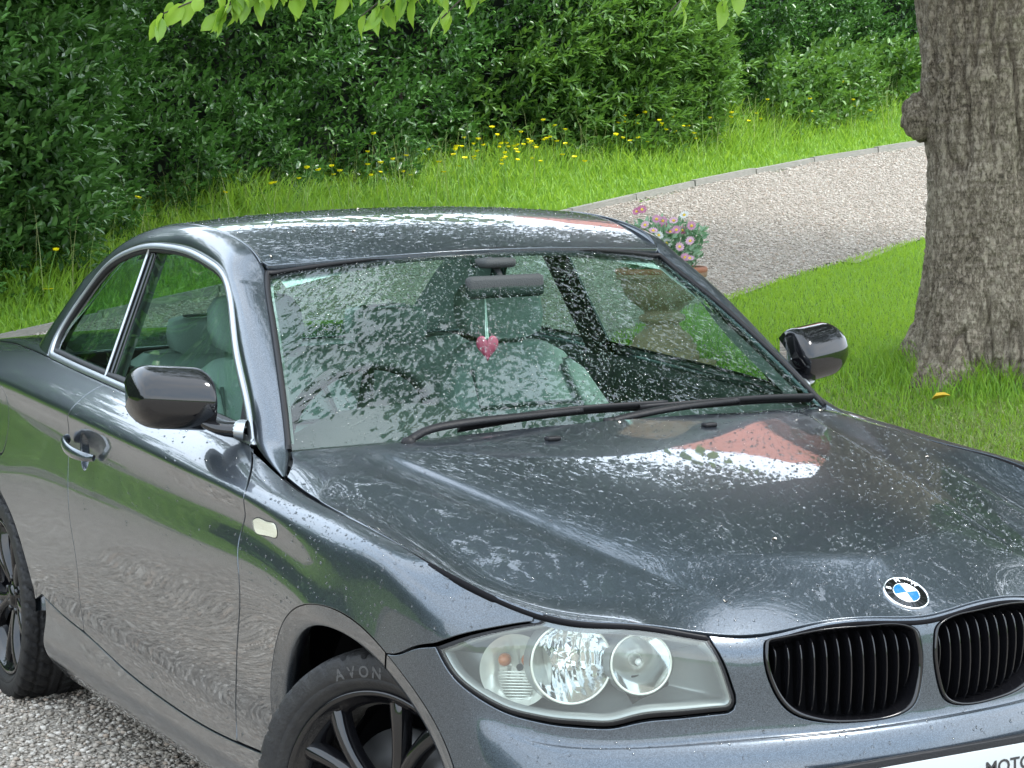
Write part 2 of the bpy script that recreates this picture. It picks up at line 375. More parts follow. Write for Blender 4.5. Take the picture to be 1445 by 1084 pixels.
def grid_faces(nu, nv, closed_u=False, closed_v=False, flip=False):
    F = []
    for i in range(nu if closed_u else nu-1):
        for j in range(nv if closed_v else nv-1):
            a, b, c, d = i*nv+j, ((i+1) % nu)*nv+j, ((i+1) % nu)*nv+(j+1) % nv, i*nv+(j+1) % nv
            F.append((a, d, c, b) if flip else (a, b, c, d))
    return F
def grid(name, P, parent, m, closed_u=False, closed_v=False, flip=False, thick=0.):
    """loft from an (nu, nv, 3) array"""
    P = np.asarray(P, float); nu, nv = P.shape[:2]
    me = mesh(name, P.reshape(-1, 3), grid_faces(nu, nv, closed_u, closed_v, flip))
    o = add(name, me, parent, m)
    if thick: s = o.modifiers.new('solid', 'SOLIDIFY'); s.thickness = thick; s.offset = -1
    return o
def tube_pts(path, r, n=8, up=None, closed=False):
    """(len, n, 3) rings round a path; r scalar or per point or (rn, rb) ellipse"""
    P = np.asarray(path, float); k = len(P)
    T = np.gradient(P, axis=0) if not closed else np.roll(P, -1, 0) - np.roll(P, 1, 0)
    T /= np.linalg.norm(T, axis=1)[:, None]
    u = np.array(up if up is not None else ((0, 0, 1) if abs(T[0][2]) < .9 else (1, 0, 0)), float)
    a = np.linspace(0, 2*PI, n, endpoint=False); R = []
    for i in range(k):
        nn = u - T[i]*(u @ T[i]); nn /= np.linalg.norm(nn); u = nn if up is None else u
        b = np.cross(T[i], nn)
        ri = r[i] if hasattr(r, '__len__') else r
        ra, rb = ri if hasattr(ri, '__len__') else (ri, ri)
        R.append(P[i] + np.cos(a)[:, None]*nn*ra + np.sin(a)[:, None]*b*rb)
    return np.array(R)
def tube_mesh(name, path, r, n=8, up=None, closed=False, cap=True):
    R = tube_pts(path, r, n, up, closed); k = len(R)
    V = R.reshape(-1, 3); F = grid_faces(k, n, closed, True)
    if cap and not closed: F = F + [tuple(range(n))[::-1], tuple(range((k-1)*n, k*n))]
    return V, F
def tube(name, path, r, parent, m, n=8, up=None, closed=False, cap=True):
    V, F = tube_mesh(name, path, r, n, up, closed, cap)
    return add(name, mesh(name, V, F), parent, m)
def join(parts):
    V, F, o = [], [], 0
    for v, f in parts:
        V.append(np.asarray(v, float)); F += [tuple(i+o for i in q) for q in f]; o += len(v)
    return np.concatenate(V), F
def box_geo(c, s, R=None):
    v = np.array([(x, y, z) for x in (-.5, .5) for y in (-.5, .5) for z in (-.5, .5)])*np.array(s)
    if R is not None: v = v @ np.array(R).T
    return v + np.array(c), [(0, 1, 3, 2), (4, 6, 7, 5), (0, 4, 5, 1), (2, 3, 7, 6), (0, 2, 6, 4), (1, 5, 7, 3)]
def bevel(o, w=.004, seg=2):
    b = o.modifiers.new('bevel', 'BEVEL'); b.width = w; b.segments = seg; b.limit_method = 'ANGLE'; b.angle_limit = .6
    return o
def subsurf(o, l=2):
    s = o.modifiers.new('sub', 'SUBSURF'); s.levels = l; s.render_levels = l; return o
def box(name, c, s, parent, m, bw=.004, R=None):
    v, f = box_geo(c, s, R); o = add(name, mesh(name, v, f, True), parent, m)
    return bevel(o, bw) if bw else o
def lathe_pts(prof, n, ang=None):
    """profile [(r, h)] turned about z -> (n, len, 3)"""
    a = np.linspace(0, 2*PI, n, endpoint=False); p = np.asarray(prof, float)
    return np.stack([np.cos(a)[:, None]*p[None, :, 0], np.sin(a)[:, None]*p[None, :, 0], np.repeat(p[None, :, 1], n, 0)], -1)

def in_poly(q, poly):
    x, y = q[:, 0], q[:, 1]; n = len(poly); r = np.zeros(len(q), bool); j = n-1
    for i in range(n):
        xi, yi = poly[i]; xj, yj = poly[j]
        c = ((yi > y) != (yj > y)) & (x < (xj-xi)*(y-yi)/((yj-yi) if yj != yi else 1e-12)+xi)
        r ^= c; j = i
    return r
def shrink(poly, d):
    """move a closed outline inwards by d (any orientation)"""
    p = np.asarray(poly, float); a = np.roll(p, 1, 0); b = np.roll(p, -1, 0)
    area = .5*np.sum(p[:, 0]*b[:, 1]-b[:, 0]*p[:, 1]); t = b - a
    L = np.maximum(np.linalg.norm(t, axis=1), 1e-9)
    n = np.stack([-t[:, 1], t[:, 0]], 1)/L[:, None]*np.sign(area)
    return p + n*d
def ring(poly, step):
    p = np.asarray(poly, float); return resample(np.r_[p, p[:1]], step)[:-1]
def min_dist(q, ps, chunk=800):
    out = np.empty(len(q))
    for k in range(0, len(q), chunk):
        out[k:k+chunk] = np.sqrt(((q[k:k+chunk, None]-ps[None])**2).sum(-1).min(1))
    return out
def panel(name, fn, outline, parent, m, step=.022, bstep=.010, holes=(), gap=.0035, edge=.0016, depth=.014, off=0., out=(0, 0, 0), extra=None):
    """sheet-metal panel: a trimmed piece of surface fn with a rolled, returned edge.  out = a point inside the car, normals face away from it"""
    loops = [shrink(ring(outline, bstep), gap)] + [shrink(ring(h, bstep), -gap) for h in holes]
    bnd = np.concatenate(loops)
    lo, hi = bnd.min(0), bnd.max(0)
    gx, gy = np.arange(lo[0]+step/2, hi[0], step), np.arange(lo[1]+step/2, hi[1], step)
    q = np.stack(np.meshgrid(gx, gy), -1); q[1::2, :, 0] += step/2; q = q.reshape(-1, 2)
    ok = in_poly(q, loops[0])
    for h in loops[1:]: ok &= ~in_poly(q, h)
    q = q[ok]; q = q[min_dist(q, bnd) > .55*step] if len(q) else q
    if extra is not None:      # rows of points along a crease
        ex_ = extra[in_poly(extra, loops[0])]; ex_ = ex_[min_dist(ex_, bnd) > .4*step]; q = np.concatenate([q[min_dist(q, ex_) > .6*step], ex_])
    pts = np.concatenate([bnd, q]); E = []; o = 0
    for l in loops:
        n = len(l); E += [(o+i, o+(i+1) % n) for i in range(n)]; o += n
    r = delaunay_2d_cdt([Vector(p) for p in pts], E, [], 0, 1e-7)
    vs = np.array([(v.x, v.y) for v in r[0]]); tri = np.array([t for t in r[2]], int)
    cen = vs[tri].mean(1); ok = in_poly(cen, loops[0])
    for h in loops[1:]: ok &= ~in_poly(cen, h)
    tri = tri[ok]
    remap = {}
    for k, orig in enumerate(r[3]):
        for i in orig: remap[i] = k
    P = fn(vs); N = normals(fn, vs)
    outv = P - np.array(out, float); sgn = np.sign((N*outv).sum(1).mean()); N = N*sgn
    P = P + N*off
    a = np.cross(P[tri[:, 1]]-P[tri[:, 0]], P[tri[:, 2]]-P[tri[:, 0]]); fl = (a*N[tri[:, 0]]).sum(1) < 0
    tri[fl] = tri[fl][:, [0, 2, 1]]
    V, NN, F = [P], [N], [tuple(t) for t in tri]; base = len(P); o = 0
    for li, l in enumerate(loops):
        n = len(l); idx = np.array([remap[o+i] for i in range(n)]); o += n
        B, nb = P[idx], N[idx]; t = np.roll(B, -1, 0)-np.roll(B, 1, 0)
        d = np.cross(t, nb); d /= np.maximum(np.linalg.norm(d, axis=1), 1e-9)[:, None]
        # outward = away from the inside of the outline
        ins = (fn(shrink(l, .004 if li == 0 else -.004)) - fn(l)); sg = -np.sign((d*ins).sum(1)); d *= np.where(sg == 0, 1, sg)[:, None]
        r1 = B + d*edge*.6 - nb*edge*.25; r2 = B + d*edge - nb*edge; r3 = r2 - nb*depth
        V += [r1, r2, r3]; NN += [nb*.8+d*.6, nb*.25+d*.97, d]
        i0 = base; base += 3*n
        rows = [idx, np.arange(i0, i0+n), np.arange(i0+n, i0+2*n), np.arange(i0+2*n, i0+3*n)]
        for A, Bq in zip(rows[:-1], rows[1:]):
            for i in range(n):
                j = (i+1) % n; F.append((A[i], A[j], Bq[j], Bq[i]))
    V = np.concatenate(V); NN = np.concatenate(NN); NN /= np.linalg.norm(NN, axis=1)[:, None]
    # face orientation of the rim follows its normals
    F2 = []
    for f in F:
        if len(f) == 4:
            c = np.cross(V[f[1]]-V[f[0]], V[f[2]]-V[f[0]])
            if c @ NN[f[2]] < 0: f = f[::-1]
        F2.append(f)
    return add(name, mesh(name, V, F2, True, NN), parent, m)
# ---------------------------------------------------------------- the car
car = empty('coupe_car', (0, 0, 0), 'wet dark grey two door coupe parked on the gravel drive', 'car')
def sq(name): return np.array(FEAT[name])
def mir(q, s): q = np.asarray(q, float); return q if s < 0 else q*[-1, 1]
def inv_xz(x, z, side=-1):
    q = to_sv([(x, side*.86, z)])[0]
    for _ in range(6):
        e = 1e-4; b = shell_raw([q, q+[e, 0], q+[0, e]])[:, [0, 2]]
        J = np.stack([(b[1]-b[0])/e, (b[2]-b[0])/e], 1); q = q + np.linalg.lstsq(J, np.array([x, z])-b[0], rcond=None)[0]
        q[1] = np.clip(q[1], SV[0], SV[-1])
    return q
VT, VB = SV[-1], SV[0]
def s_of(x, v):      # right-hand s for an x on the side
    ss = np.linspace(-4.5, -.9, 600); X = shell_raw(np.c_[ss, np.full(600, v)])[:, 0]
    return float(np.interp(x, X, ss))
LIP = .042
_arch = {}
def arch_line(k, a0, a1, n=46, dr=None):
    ax, az, r = ARCH[k]; r = r + (LIP if dr is None else dr); key = (k, a0, a1, n, dr)
    if key in _arch: return _arch[key].copy()
    _arch[key] = np.array([inv_xz(ax + r*math.cos(a), az + r*math.sin(a)) for a in np.linspace(a0, a1, n)])
    return _arch[key].copy()
def top_run(s0, s1, v=None): return np.c_[np.linspace(s0, s1, 60), np.full(60, VT if v is None else v)]

doorF, doorR, sill = spl(sq('doorF'), 50), spl(sq('doorR'), 50), spl(sq('sill'), 70)
doorF[0, 1] = VT; doorR[0, 1] = VT
bl = sq('bumperline'); lt = spl(sq('lamptop'), 24); lt[-1, 1] = VT
lt[:, 1] = np.minimum(lt[:, 1], VT)
hl_low = spl(sq('headlight'), 110); hl_low[0] = lt[0]; hl_low[-1, 1] = VT
# front arch from the sill round to the bumper joint, then on down
ax, az, ar = ARCH[0]
pF = shell_raw(bl[1:2])[0]; aJ = math.atan2(pF[2]-az, pF[0]-ax)
bl[0] = inv_xz(ax+(ar+LIP)*math.cos(aJ), az+(ar+LIP)*math.sin(aJ)); bl[-1] = lt[0]; bl = spl(bl[[0, 2, 3, 4]], 24)
arch_f_rear = arch_line(0, PI+.02, aJ)        # from rear leg over the top to the joint
arch_f_front = arch_line(0, aJ, -.42, 24)     # bumper part
sF = inv_xz(ax-ar, az-.004)
sill_v = lambda s: float(np.interp(s, sill[:, 0], sill[:, 1]))
arch_r = arch_line(1, .12, PI-.05, 60)        # rear arch from its front leg over to the rear
sill_r0 = sill[0]
IN = (-1.2, 0, .6)
def both(fn_):
    for s in (-1, 1): fn_(s)
def wing(s):
    i = np.argmin(np.abs(doorF[:, 1] - sill_v(doorF[-1, 0])))
    low = [p for p in sill if doorF[-1, 0]+.01 < p[0] < arch_f_rear[0, 0]-.012]
    o = np.concatenate([[[doorF[0, 0], VT-.0085]], doorF[1:], low, [[arch_f_rear[0, 0]-.002, sill_v(arch_f_rear[0, 0])]], arch_f_rear, bl[1:], lt[1:-2], top_run(lt[-1, 0]-.02, doorF[0, 0], VT-.0085)[:-1]])
    panel('front_wing', shell, mir(o, s), car, 'paint', out=IN, gap=.0042, step=.018)
HND = sq('handle')[0]; _ca = np.linspace(0, 2*PI, 40, endpoint=False)
cup = np.c_[HND[0]-.002 + .040*np.cos(_ca), HND[1]-.002 + .036*np.sin(_ca)]
FLAP = to_sv([(-2.46, -.872, .90)])[0]; flap = np.c_[FLAP[0]+.078*np.cos(_ca), FLAP[1]+.072*np.sin(_ca)]
def door_(s):
    low = [p for p in sill if doorR[-1, 0]+.01 < p[0] < doorF[-1, 0]-.01]
    o = np.concatenate([doorR, low, doorF[::-1], top_run(doorF[0, 0], doorR[0, 0])[1:-1]])
    return panel('door', shell, mir(o, s), car, 'paint', step=.03, holes=[mir(cup, s)], gap=.0028, out=IN)
def sill_(s):
    a, b = sill[0, 0]+.012, arch_f_rear[0, 0]-.004
    up = [p for p in sill if a < p[0] < b]
    o = np.concatenate([up, [[b, sill_v(b)], [b, VB]], np.c_[np.linspace(b, a+.03, 40), np.full(40, VB)][1:-1], [[a+.06, VB], [a+.01, .10]]])
    panel('sill_skirt', shell, mir(o, s), car, 'paint', step=.025, out=IN)
def quarter(s):
    low = [p for p in sill[::-1] if arch_r[0, 0]+.012 < p[0] < doorR[-1, 0]-.01]
    se = s_of(-3.30, .6); seb = s_of(-3.28, .40)
    o = np.concatenate([doorR, low, arch_r, [[arch_r[-1, 0]-.02, .30]], [[seb, .40]], [[se, .6], [s_of(-3.30, .75), .75], [s_of(-3.30, VT), VT]], top_run(s_of(-3.30, VT), doorR[0, 0])[1:-1]])
    panel('rear_quarter', shell, mir(o, s), car, 'paint', step=.03, out=IN, gap=.0028, holes=[flap] if s < 0 else [])
    if s < 0: panel('fuel_flap', shell, flap, car, 'paint', step=.03, out=IN, gap=.0025)
def arch_lip(k, a0, a1, s, n=50):
    aa = np.linspace(a0, a1, n); axc, azc, r0 = ARCH[k]; rows = []
    for f, d in ((1.0, 0), (.97, .0004), (.6, .0055), (.25, .0108), (.06, .0140), (0, .017), (0, .032), (.35, .050)):
        P = shell_raw(arch_line(k, a0, a1, n, LIP*f)); P[:, 1] += d
        if f < 1: P[:, 0] = axc + (r0+LIP*f)*np.cos(aa); P[:, 2] = azc + (r0+LIP*f)*np.sin(aa)
        rows.append(P*[1, 1 if s < 0 else -1, 1])
    o = grid('arch_lip', np.array(rows), car, 'paint', flip=(s > 0)); return o
both(wing); DOORS = {}
for _s in (-1, 1):
    arch_lip(0, PI+.10, aJ+.008, _s); arch_lip(0, aJ-.008, -.42, _s, 40); arch_lip(1, .02, PI-.05, _s)
for _s in (-1, 1): DOORS[_s] = door_(_s)
both(sill_); both(quarter)
# bumper, right round the nose, with two openings for the grilles
hr = hl_low                                   # tip -> low edge -> inner top (right)
rt = np.concatenate([arch_f_front[::-1], bl[1:], hr[1:]])
st_ = rt[0]
bot = np.c_[np.linspace(-st_[0], st_[0], 120), np.full(120, VB)]
nose_top = np.c_[np.linspace(hr[-1, 0], -hr[-1, 0], 80), np.full(80, VT)]
o = np.concatenate([rt, nose_top[1:-1], (rt*[-1, 1])[::-1], bot])
kid = ring(spl(np.r_[sq('kidney'), sq('kidney')[:1]], 120), .006)
bumper = panel('front_bumper', shell, o, car, 'paint', step=.02, holes=[kid, kid*[-1, 1]], out=IN)
# tail
se = s_of(-3.30, .6)
o = np.concatenate([np.c_[np.linspace(SS[0]+.001, s_of(-3.30, VT), 30), np.full(30, VT)], [[s_of(-3.30, .75), .75], [se, .6], [s_of(-3.28, .40), .40]], np.c_[np.linspace(s_of(-3.28, .40), SS[0]+.001, 30)[1:], np.full(29, .40)]])
for s in (-1, 1):
    panel('tail_panel', shell, mir(o, s), car, 'paint', step=.04, out=IN)
    tl = np.array([[s_of(-3.40, .55)-.02, .55], [s_of(-3.40, .70)-.02, .70], [SS[0]+.55, .70], [SS[0]+.50, .55]])
    panel('tail_lamp', shell, mir(tl, s), car, 'red_lens', step=.05, off=.004, out=IN)
    o2 = np.concatenate([arch_r[-8:][:, :]*[1, 1], [[arch_r[-1, 0]-.02, .30], [s_of(-3.28, .40), .40]], np.c_[np.linspace(s_of(-3.28, .40), SS[0]+.001, 30)[1:], np.full(29, .40)], np.c_[np.linspace(SS[0]+.001, s_of(-2.96, VB), 30), np.full(30, VB)]])
    panel('rear_bumper', shell, mir(o2[7:], s), car, 'paint', step=.04, out=IN)

# bonnet
hs = np.linspace(0, SS[-1]*.36, 400); he = shell_raw(np.c_[hs, np.full(400, VT)]); he = he[he[:, 0] > -.455][:, :2]
cw = spl(np.array(COWL)[:, :2], 40)
half = np.concatenate([he, spl([he[-1], (he[-1]+cw[0])/2+[0.012, -.004], cw[0]], 14)[1:-1], cw])
outl = np.concatenate([half, (half[1:-1]*[1, -1])[::-1]])
_cx = np.arange(-.52, .72, .011); crs = np.concatenate([np.c_[_cx, sg*(.466-.193*_cx+dd)] for sg in (-1, 1) for dd in (-.012, -.005, -.001, .003, .007, .011, .015, .019, .025)])
bonnet = panel('bonnet', hood_fn, outl, car, 'paint', step=.013, bstep=.008, gap=.0058, depth=.02, out=(0, 0, 0), extra=crs)
ge = shell_raw(np.c_[np.linspace(-SS[-1]*.36, SS[-1]*.36, 500), np.full(500, VT)]); ge = ge[ge[:, 0] > -.45]
tube('bonnet_gap_shade', ge*[1, 1.004, 1]-[0, 0, .0085], [(.0072 if q[0] < .42 else .0050) for q in ge], car, 'dark', 6)  # dark tube added to paint the shadow in the bonnet gap

# ---------------------------------------------------------------- greenhouse
WS_EDGE = [(-.575, .706, .943), (-.68, .672, 1.032), (-.81, .633, 1.130), (-.95, .592, 1.224), (-1.03, .568, 1.272), (-1.085, .548, 1.312)]
DITCH = [(-1.085, .548, 1.312), (-1.115, .553, 1.345), (-1.207, .556, 1.384), (-1.337, .557, 1.408), (-1.507, .556, 1.425), (-1.75, .552, 1.428), (-1.95, .549, 1.410), (-2.15, .549, 1.370)]
RG_EDGE = [(-2.15, .549, 1.370), (-2.35, .556, 1.300), (-2.55, .575, 1.203), (-2.75, .600, 1.108), (-2.86, .612, 1.062)]
TRIM = [(-.689, .742, .949), (-.819, .705, 1.044), (-.963, .675, 1.155), (-1.063, .647, 1.259), (-1.134, .632, 1.307), (-1.279, .616, 1.343), (-1.466, .607, 1.369), (-1.635, .605, 1.379),
        (-1.786, .610, 1.380), (-1.959, .620, 1.361), (-2.115, .637, 1.318), (-2.234, .665, 1.242), (-2.308, .710, 1.151), (-2.323, .740, 1.091), (-2.300, .759, 1.056)]
def y_(P, s): P = np.array(P, float); P[..., 1] *= s; return P
trim_c = spl(TRIM, 200)
inner_c = np.concatenate([spl(WS_EDGE, 60), spl(DITCH, 90)[1:], spl(RG_EDGE, 60)[1:]])
inner_c = np.stack([np.convolve(np.pad(inner_c[:, k], 3, mode='edge'), np.ones(7)/7, 'valid') for k in range(3)], 1)
def frac(P, pts):      # arc fraction of the points nearest to given ones
    d = np.r_[0, np.cumsum(np.linalg.norm(np.diff(P, axis=0), axis=1))]
    return [d[np.linalg.norm(P-np.array(p), axis=1).argmin()] for p in pts], d
def at_arc(P, d, t): return np.stack([np.interp(t, d, P[:, k]) for k in range(3)], 1)
fi, di = frac(inner_c, [WS_EDGE[0], WS_EDGE[2], WS_EDGE[5], DITCH[4], DITCH[6], RG_EDGE[1], RG_EDGE[4]])
fo, do = frac(trim_c, [TRIM[0], TRIM[2], TRIM[4], TRIM[6], TRIM[9], TRIM[11], TRIM[14]])
tt = np.linspace(0, 6, 220)
IC = at_arc(inner_c, di, spline_basis(range(7))(tt) @ np.array(fi)); OC = at_arc(trim_c, do, spline_basis(range(7))(tt) @ np.array(fo))
# run the foot of the pillar down on to the wing
_ft = shell_raw([[-s_of(x, VT), VT] for x in (-.60, -.52, -.475)])
IC = np.concatenate([[(-.472, .7575, .9035), (-.50, .740, .915), (-.54, .722, .930)], IC]); OC = np.concatenate([[(-.476, .7605, .9025), (-.55, .756, .914), (-.63, .7495, .933)], OC])
def smooth_rows(A, k=2):
    for _ in range(k): A[1:-1] = .25*A[:-2]+.5*A[1:-1]+.25*A[2:]
    return A
IC, OC = smooth_rows(IC, 3), smooth_rows(OC, 3)
def frame_strip(s):
    w = np.linspace(0, 1, 15); rows = []
    for i in range(len(IC)):
        a, b = OC[i], IC[i]; m = (a+b)/2
        n = np.array([.18 if a[0] > -1.1 else (-.15 if a[0] < -2.1 else 0), m[1], (m[2]-.80)*1.05]); n /= np.linalg.norm(n)
        L = np.linalg.norm(b-a); c = m + n*min(.34*L, .060)
        rows.append([(1-k)**2*a + 2*k*(1-k)*c + k*k*b for k in w])
    R = np.array(rows)
    edge_in = R[:, -1:] - [0, .002, .018]; edge_out = R[:, :1] - [0, .014, .0]
    R = np.concatenate([edge_out, R, edge_in], 1)
    return grid('pillar_frame', y_(R, s), car, 'paint', flip=(s > 0))
both(frame_strip)
# roof skin
_rc = np.polyfit([-.985, -1.08, -1.2, -1.35, -1.55, -1.8, -2.0, -2.2], [1.352, 1.383, 1.412, 1.437, 1.4545, 1.450, 1.430, 1.388], 4)
_rd = np.polyfit([-1.0, -1.085, -1.15, -1.207, -1.337, -1.507, -1.75, -1.95, -2.15], [1.29, 1.326, 1.355, 1.376, 1.404, 1.423, 1.428, 1.410, 1.369], 4)
def roof_fn(q):
    q = np.atleast_2d(np.asarray(q, float)); zc, zd = np.polyval(_rc, q[:, 0]), np.polyval(_rd, q[:, 0])
    u = np.abs(q[:, 1])/.553
    return np.c_[q, zc + (zd-zc)*u**2.2]
hd = np.array([(-.978 - .104*(t/.548)**2.0, t) for t in np.linspace(0, .546, 30)])
rr = np.array([(-2.20 + .05*(t/.548)**2, t) for t in np.linspace(.546, 0, 30)])
dt = spl(np.array(DITCH)[:, :2], 60)[1:-1]; dt[:, 1] -= .001
half = np.concatenate([hd, dt, rr]); outl = np.concatenate([half, (half[1:-1]*[1, -1])[::-1]])
panel('roof', roof_fn, outl, car, 'paint', step=.03, gap=.0035, depth=.016, out=(-1.5, 0, 0))
# windscreen and rear window: lofts
def screen(bot, top, bulge, nu=60, nv=30):
    v = np.linspace(0, 1, nv)[:, None, None]; P = bot[None]*(1-v) + top[None]*v
    n = np.cross(P[0, -1]-P[0, 0], P[-1, nu//2]-P[0, nu//2]); n /= np.linalg.norm(n)
    if n[2] < 0: n = -n
    return P + n*bulge*4*v*(1-v)
yy = np.linspace(-1, 1, 61)
ws_b = np.stack([-.515 - .058*np.abs(yy)**2.2, yy*.704, .945 + .008*(1-yy**2)], 1)
ws_t = np.stack([-.990 - .096*np.abs(yy)**2.0, yy*.545, 1.309 + .038*(1-np.abs(yy)**2.2)], 1)
WS = screen(ws_b, ws_t, .016)
windscreen = grid('windscreen', WS, car, 'windscreen', flip=True)
tube('windscreen_seal', np.concatenate([y_(spl(WS_EDGE, 40), -1)[::1], ws_t[1:-1]+[-0.004, 0, .000], y_(spl(WS_EDGE, 40), 1)[::-1]]) + [0.003, 0, .001], .0068, car, 'seal', 8)
rg_t = np.stack([-2.20 + .05*np.abs(yy)**2, yy*.540, 1.368 + .020*(1-yy**2)], 1)
rg_b = np.stack([-2.90 + .06*np.abs(yy)**2, yy*.600, 1.060 + .004*(1-yy**2)], 1)
grid('rear_window', screen(rg_b, rg_t, .03), car, 'sideglass')
# ceramic black border of the windscreen, inside face
uu = np.linspace(0, 60, 61)
def band(name, rows, m='trim_black'):
    return grid(name, np.array(rows), car, m)
vv_ = np.linspace(0, 1, 30)
band('windscreen_top_band', [WS[-1]-[0.002, 0, .004], WS[-2]-[0.002, 0, .004]])
# boot lid
top_l = shell_raw(np.c_[np.linspace(s_of(-2.30, VT), SS[0]+.002, 60), np.full(60, VT)])
a = np.array([(-2.90, -.615, 1.058)]*1)
B = []
for p in top_l:
    k = np.clip((-p[0]-2.62)/.95, 0, 1)
    q0 = np.array([p[0], 0, 1.058+.010*np.sin(k*PI)-.02*k])
    B.append([p*(1-w)+np.array([p[0]*(1-.0)+0, p[1]*0, q0[2]])*w + np.array([0, 0, .004*4*w*(1-w)]) for w in np.linspace(0, 1, 12)])
B = np.array(B); grid('boot_lid', np.concatenate([B, (B*[1, -1, 1])[:, -2::-1]], 1), car, 'paint', thick=.006)

# side glass, trims, pillar strips
bt = spl([(x, w, z) for x, w, z in TOPLINE if -2.35 < x < -.65], 80)
loop = np.concatenate([trim_c, bt[bt[:, 0].argsort()][1:-1] if bt[0, 0] < bt[-1, 0] else bt[::-1][1:-1]])
_gt = np.concatenate([trim_c[::6], bt[::5]])
_gl = TPS(_gt[:, [0, 2]], _gt[:, 1], 1e-4)
def glass_side(s, inset):
    def f(q):
        q = np.atleast_2d(np.asarray(q, float)); return np.c_[q[:, 0], s*(_gl(q)-inset), q[:, 1]]
    return f
lp = ring(loop[:, [0, 2]], .012); lp_in = shrink(lp, .016)
def bline(z): return np.interp(z, [1.02, 1.38], [-1.735, -1.775])       # the joint between the two panes
def clip_x(poly, f, keep_front):
    out = []; n = len(poly)
    for i in range(n):
        a, b = poly[i], poly[(i+1) % n]; fa, fb = a[0]-f(a[1]), b[0]-f(b[1])
        if not keep_front: fa, fb = -fa, -fb
        if fa >= 0: out.append(a)
        if fa*fb < 0: t = fa/(fa-fb); out.append(a+(b-a)*t)
    return np.array(out)
for s in (-1, 1):
    front = clip_x(lp_in, lambda z: bline(z)+.030, True); rear = clip_x(lp_in, lambda z: bline(z)-.012, False)
    front = clip_x(front, lambda z: np.interp(z, [.94, 1.16], [-.80, -.93]), False)      # ends at the mirror corner plate
    panel('door_glass', glass_side(s, .012), front, car, 'sideglass', step=.05, bstep=.02, gap=0, depth=.004, out=IN)
    panel('quarter_glass', glass_side(s, .010), rear, car, 'sideglass', step=.05, bstep=.02, gap=0, depth=.004, out=IN)
    tri = clip_x(lp_in, lambda z: np.interp(z, [.94, 1.16], [-.80, -.93]), True); tri = tri[tri[:, 1] < 1.165]
    if len(tri) > 3: panel('mirror_corner_plate', glass_side(s, .009), tri, car, 'trim_black', step=.05, bstep=.02, gap=0, depth=.006, out=IN)
    bp = np.array([(bline(z)+.030, z) for z in np.linspace(1.005, 1.355, 12)] + [(bline(z)-.012, z) for z in np.linspace(1.355, 1.005, 12)])
    panel('window_pillar_strip', glass_side(s, .009), bp, car, 'gloss_black', step=.05, bstep=.02, gap=0, depth=.006, out=IN)
    cz = np.linspace(1.012, 1.362, 16); cl = glass_side(s, .004)(np.c_[bline(cz)-.012, cz])
    tube('pane_edge_strip', cl, (.0045), car, 'satin', 6)
    # bright surround: a flat strip following the opening, and the black seal within it
    lo = glass_side(s, 0)(lp); 
    rows = []
    for k, (d, dep) in enumerate([(.001, .006), (.001, -.002), (.0035, -.0045), (.0125, -.0045), (.0155, -.002), (.0155, .006)]):
        q = shrink(lp, d); rows.append(glass_side(s, dep)(q))
    grid('window_trim', np.array(rows), car, 'satin', closed_v=True, flip=(s < 0))
    rows = [glass_side(s, dep)(shrink(lp, d)) for d, dep in [(.0155, .003), (.0170, .002), (.0240, .004), (.027, .014)]]
    grid('window_seal', np.array(rows), car, 'seal', closed_v=True, flip=(s < 0))
    # roof joint strip
    d3 = y_(spl(DITCH[:-0 or None], 70), s); d3[:, 2] += .002
    tube('roof_joint_strip', d3[2:]-[0, 0, .003], [(.002, .004)]*(len(d3)-2), car, 'paint', 6, up=(0, 0, 1))
# ---------------------------------------------------------------- lamps, grilles, badges, mirrors, wheels
def shell_off(off):
    def f(q):
        q = np.atleast_2d(np.asarray(q, float)); P = shell(q); n = normals(shell, q)
        n *= np.sign((n*(P-np.array(IN))).sum(1))[:, None]; o = off if np.isscalar(off) else np.asarray(off)[:, None]
        return P + n*o
    return f
hl_poly = np.concatenate([hl_low, top_run(hl_low[-1, 0], lt[-1, 0])[1:-1], lt[::-1][:-1]])
def bowl(name, c, axis, R, depth, parent, m, facets=0, n=64, k=18):
    """reflector dish opening along axis"""
    ax_ = np.array(axis, float)/np.linalg.norm(axis); u = np.cross((0, 0, 1), ax_); u /= np.linalg.norm(u); v = np.cross(ax_, u)
    rr_ = np.linspace(.10, 1, k); a = np.linspace(0, 2*PI, n, endpoint=False); P = []
    for t in a:
        row = []
        for r in rr_:
            x, y = r*R*math.cos(t), r*R*math.sin(t); d = -depth*(1-r*r)
            if facets: d += .0055*((x/R*facets) % 1.0 - .5)*(1-r**6) + .002*((y/R*1.2+.3) % 1 - .5)*(1-r**6)
            row.append(np.array(c) + u*x + v*y + ax_*d)
        P.append(row)
    return grid(name, P, parent, m, closed_u=True), u, v, ax_
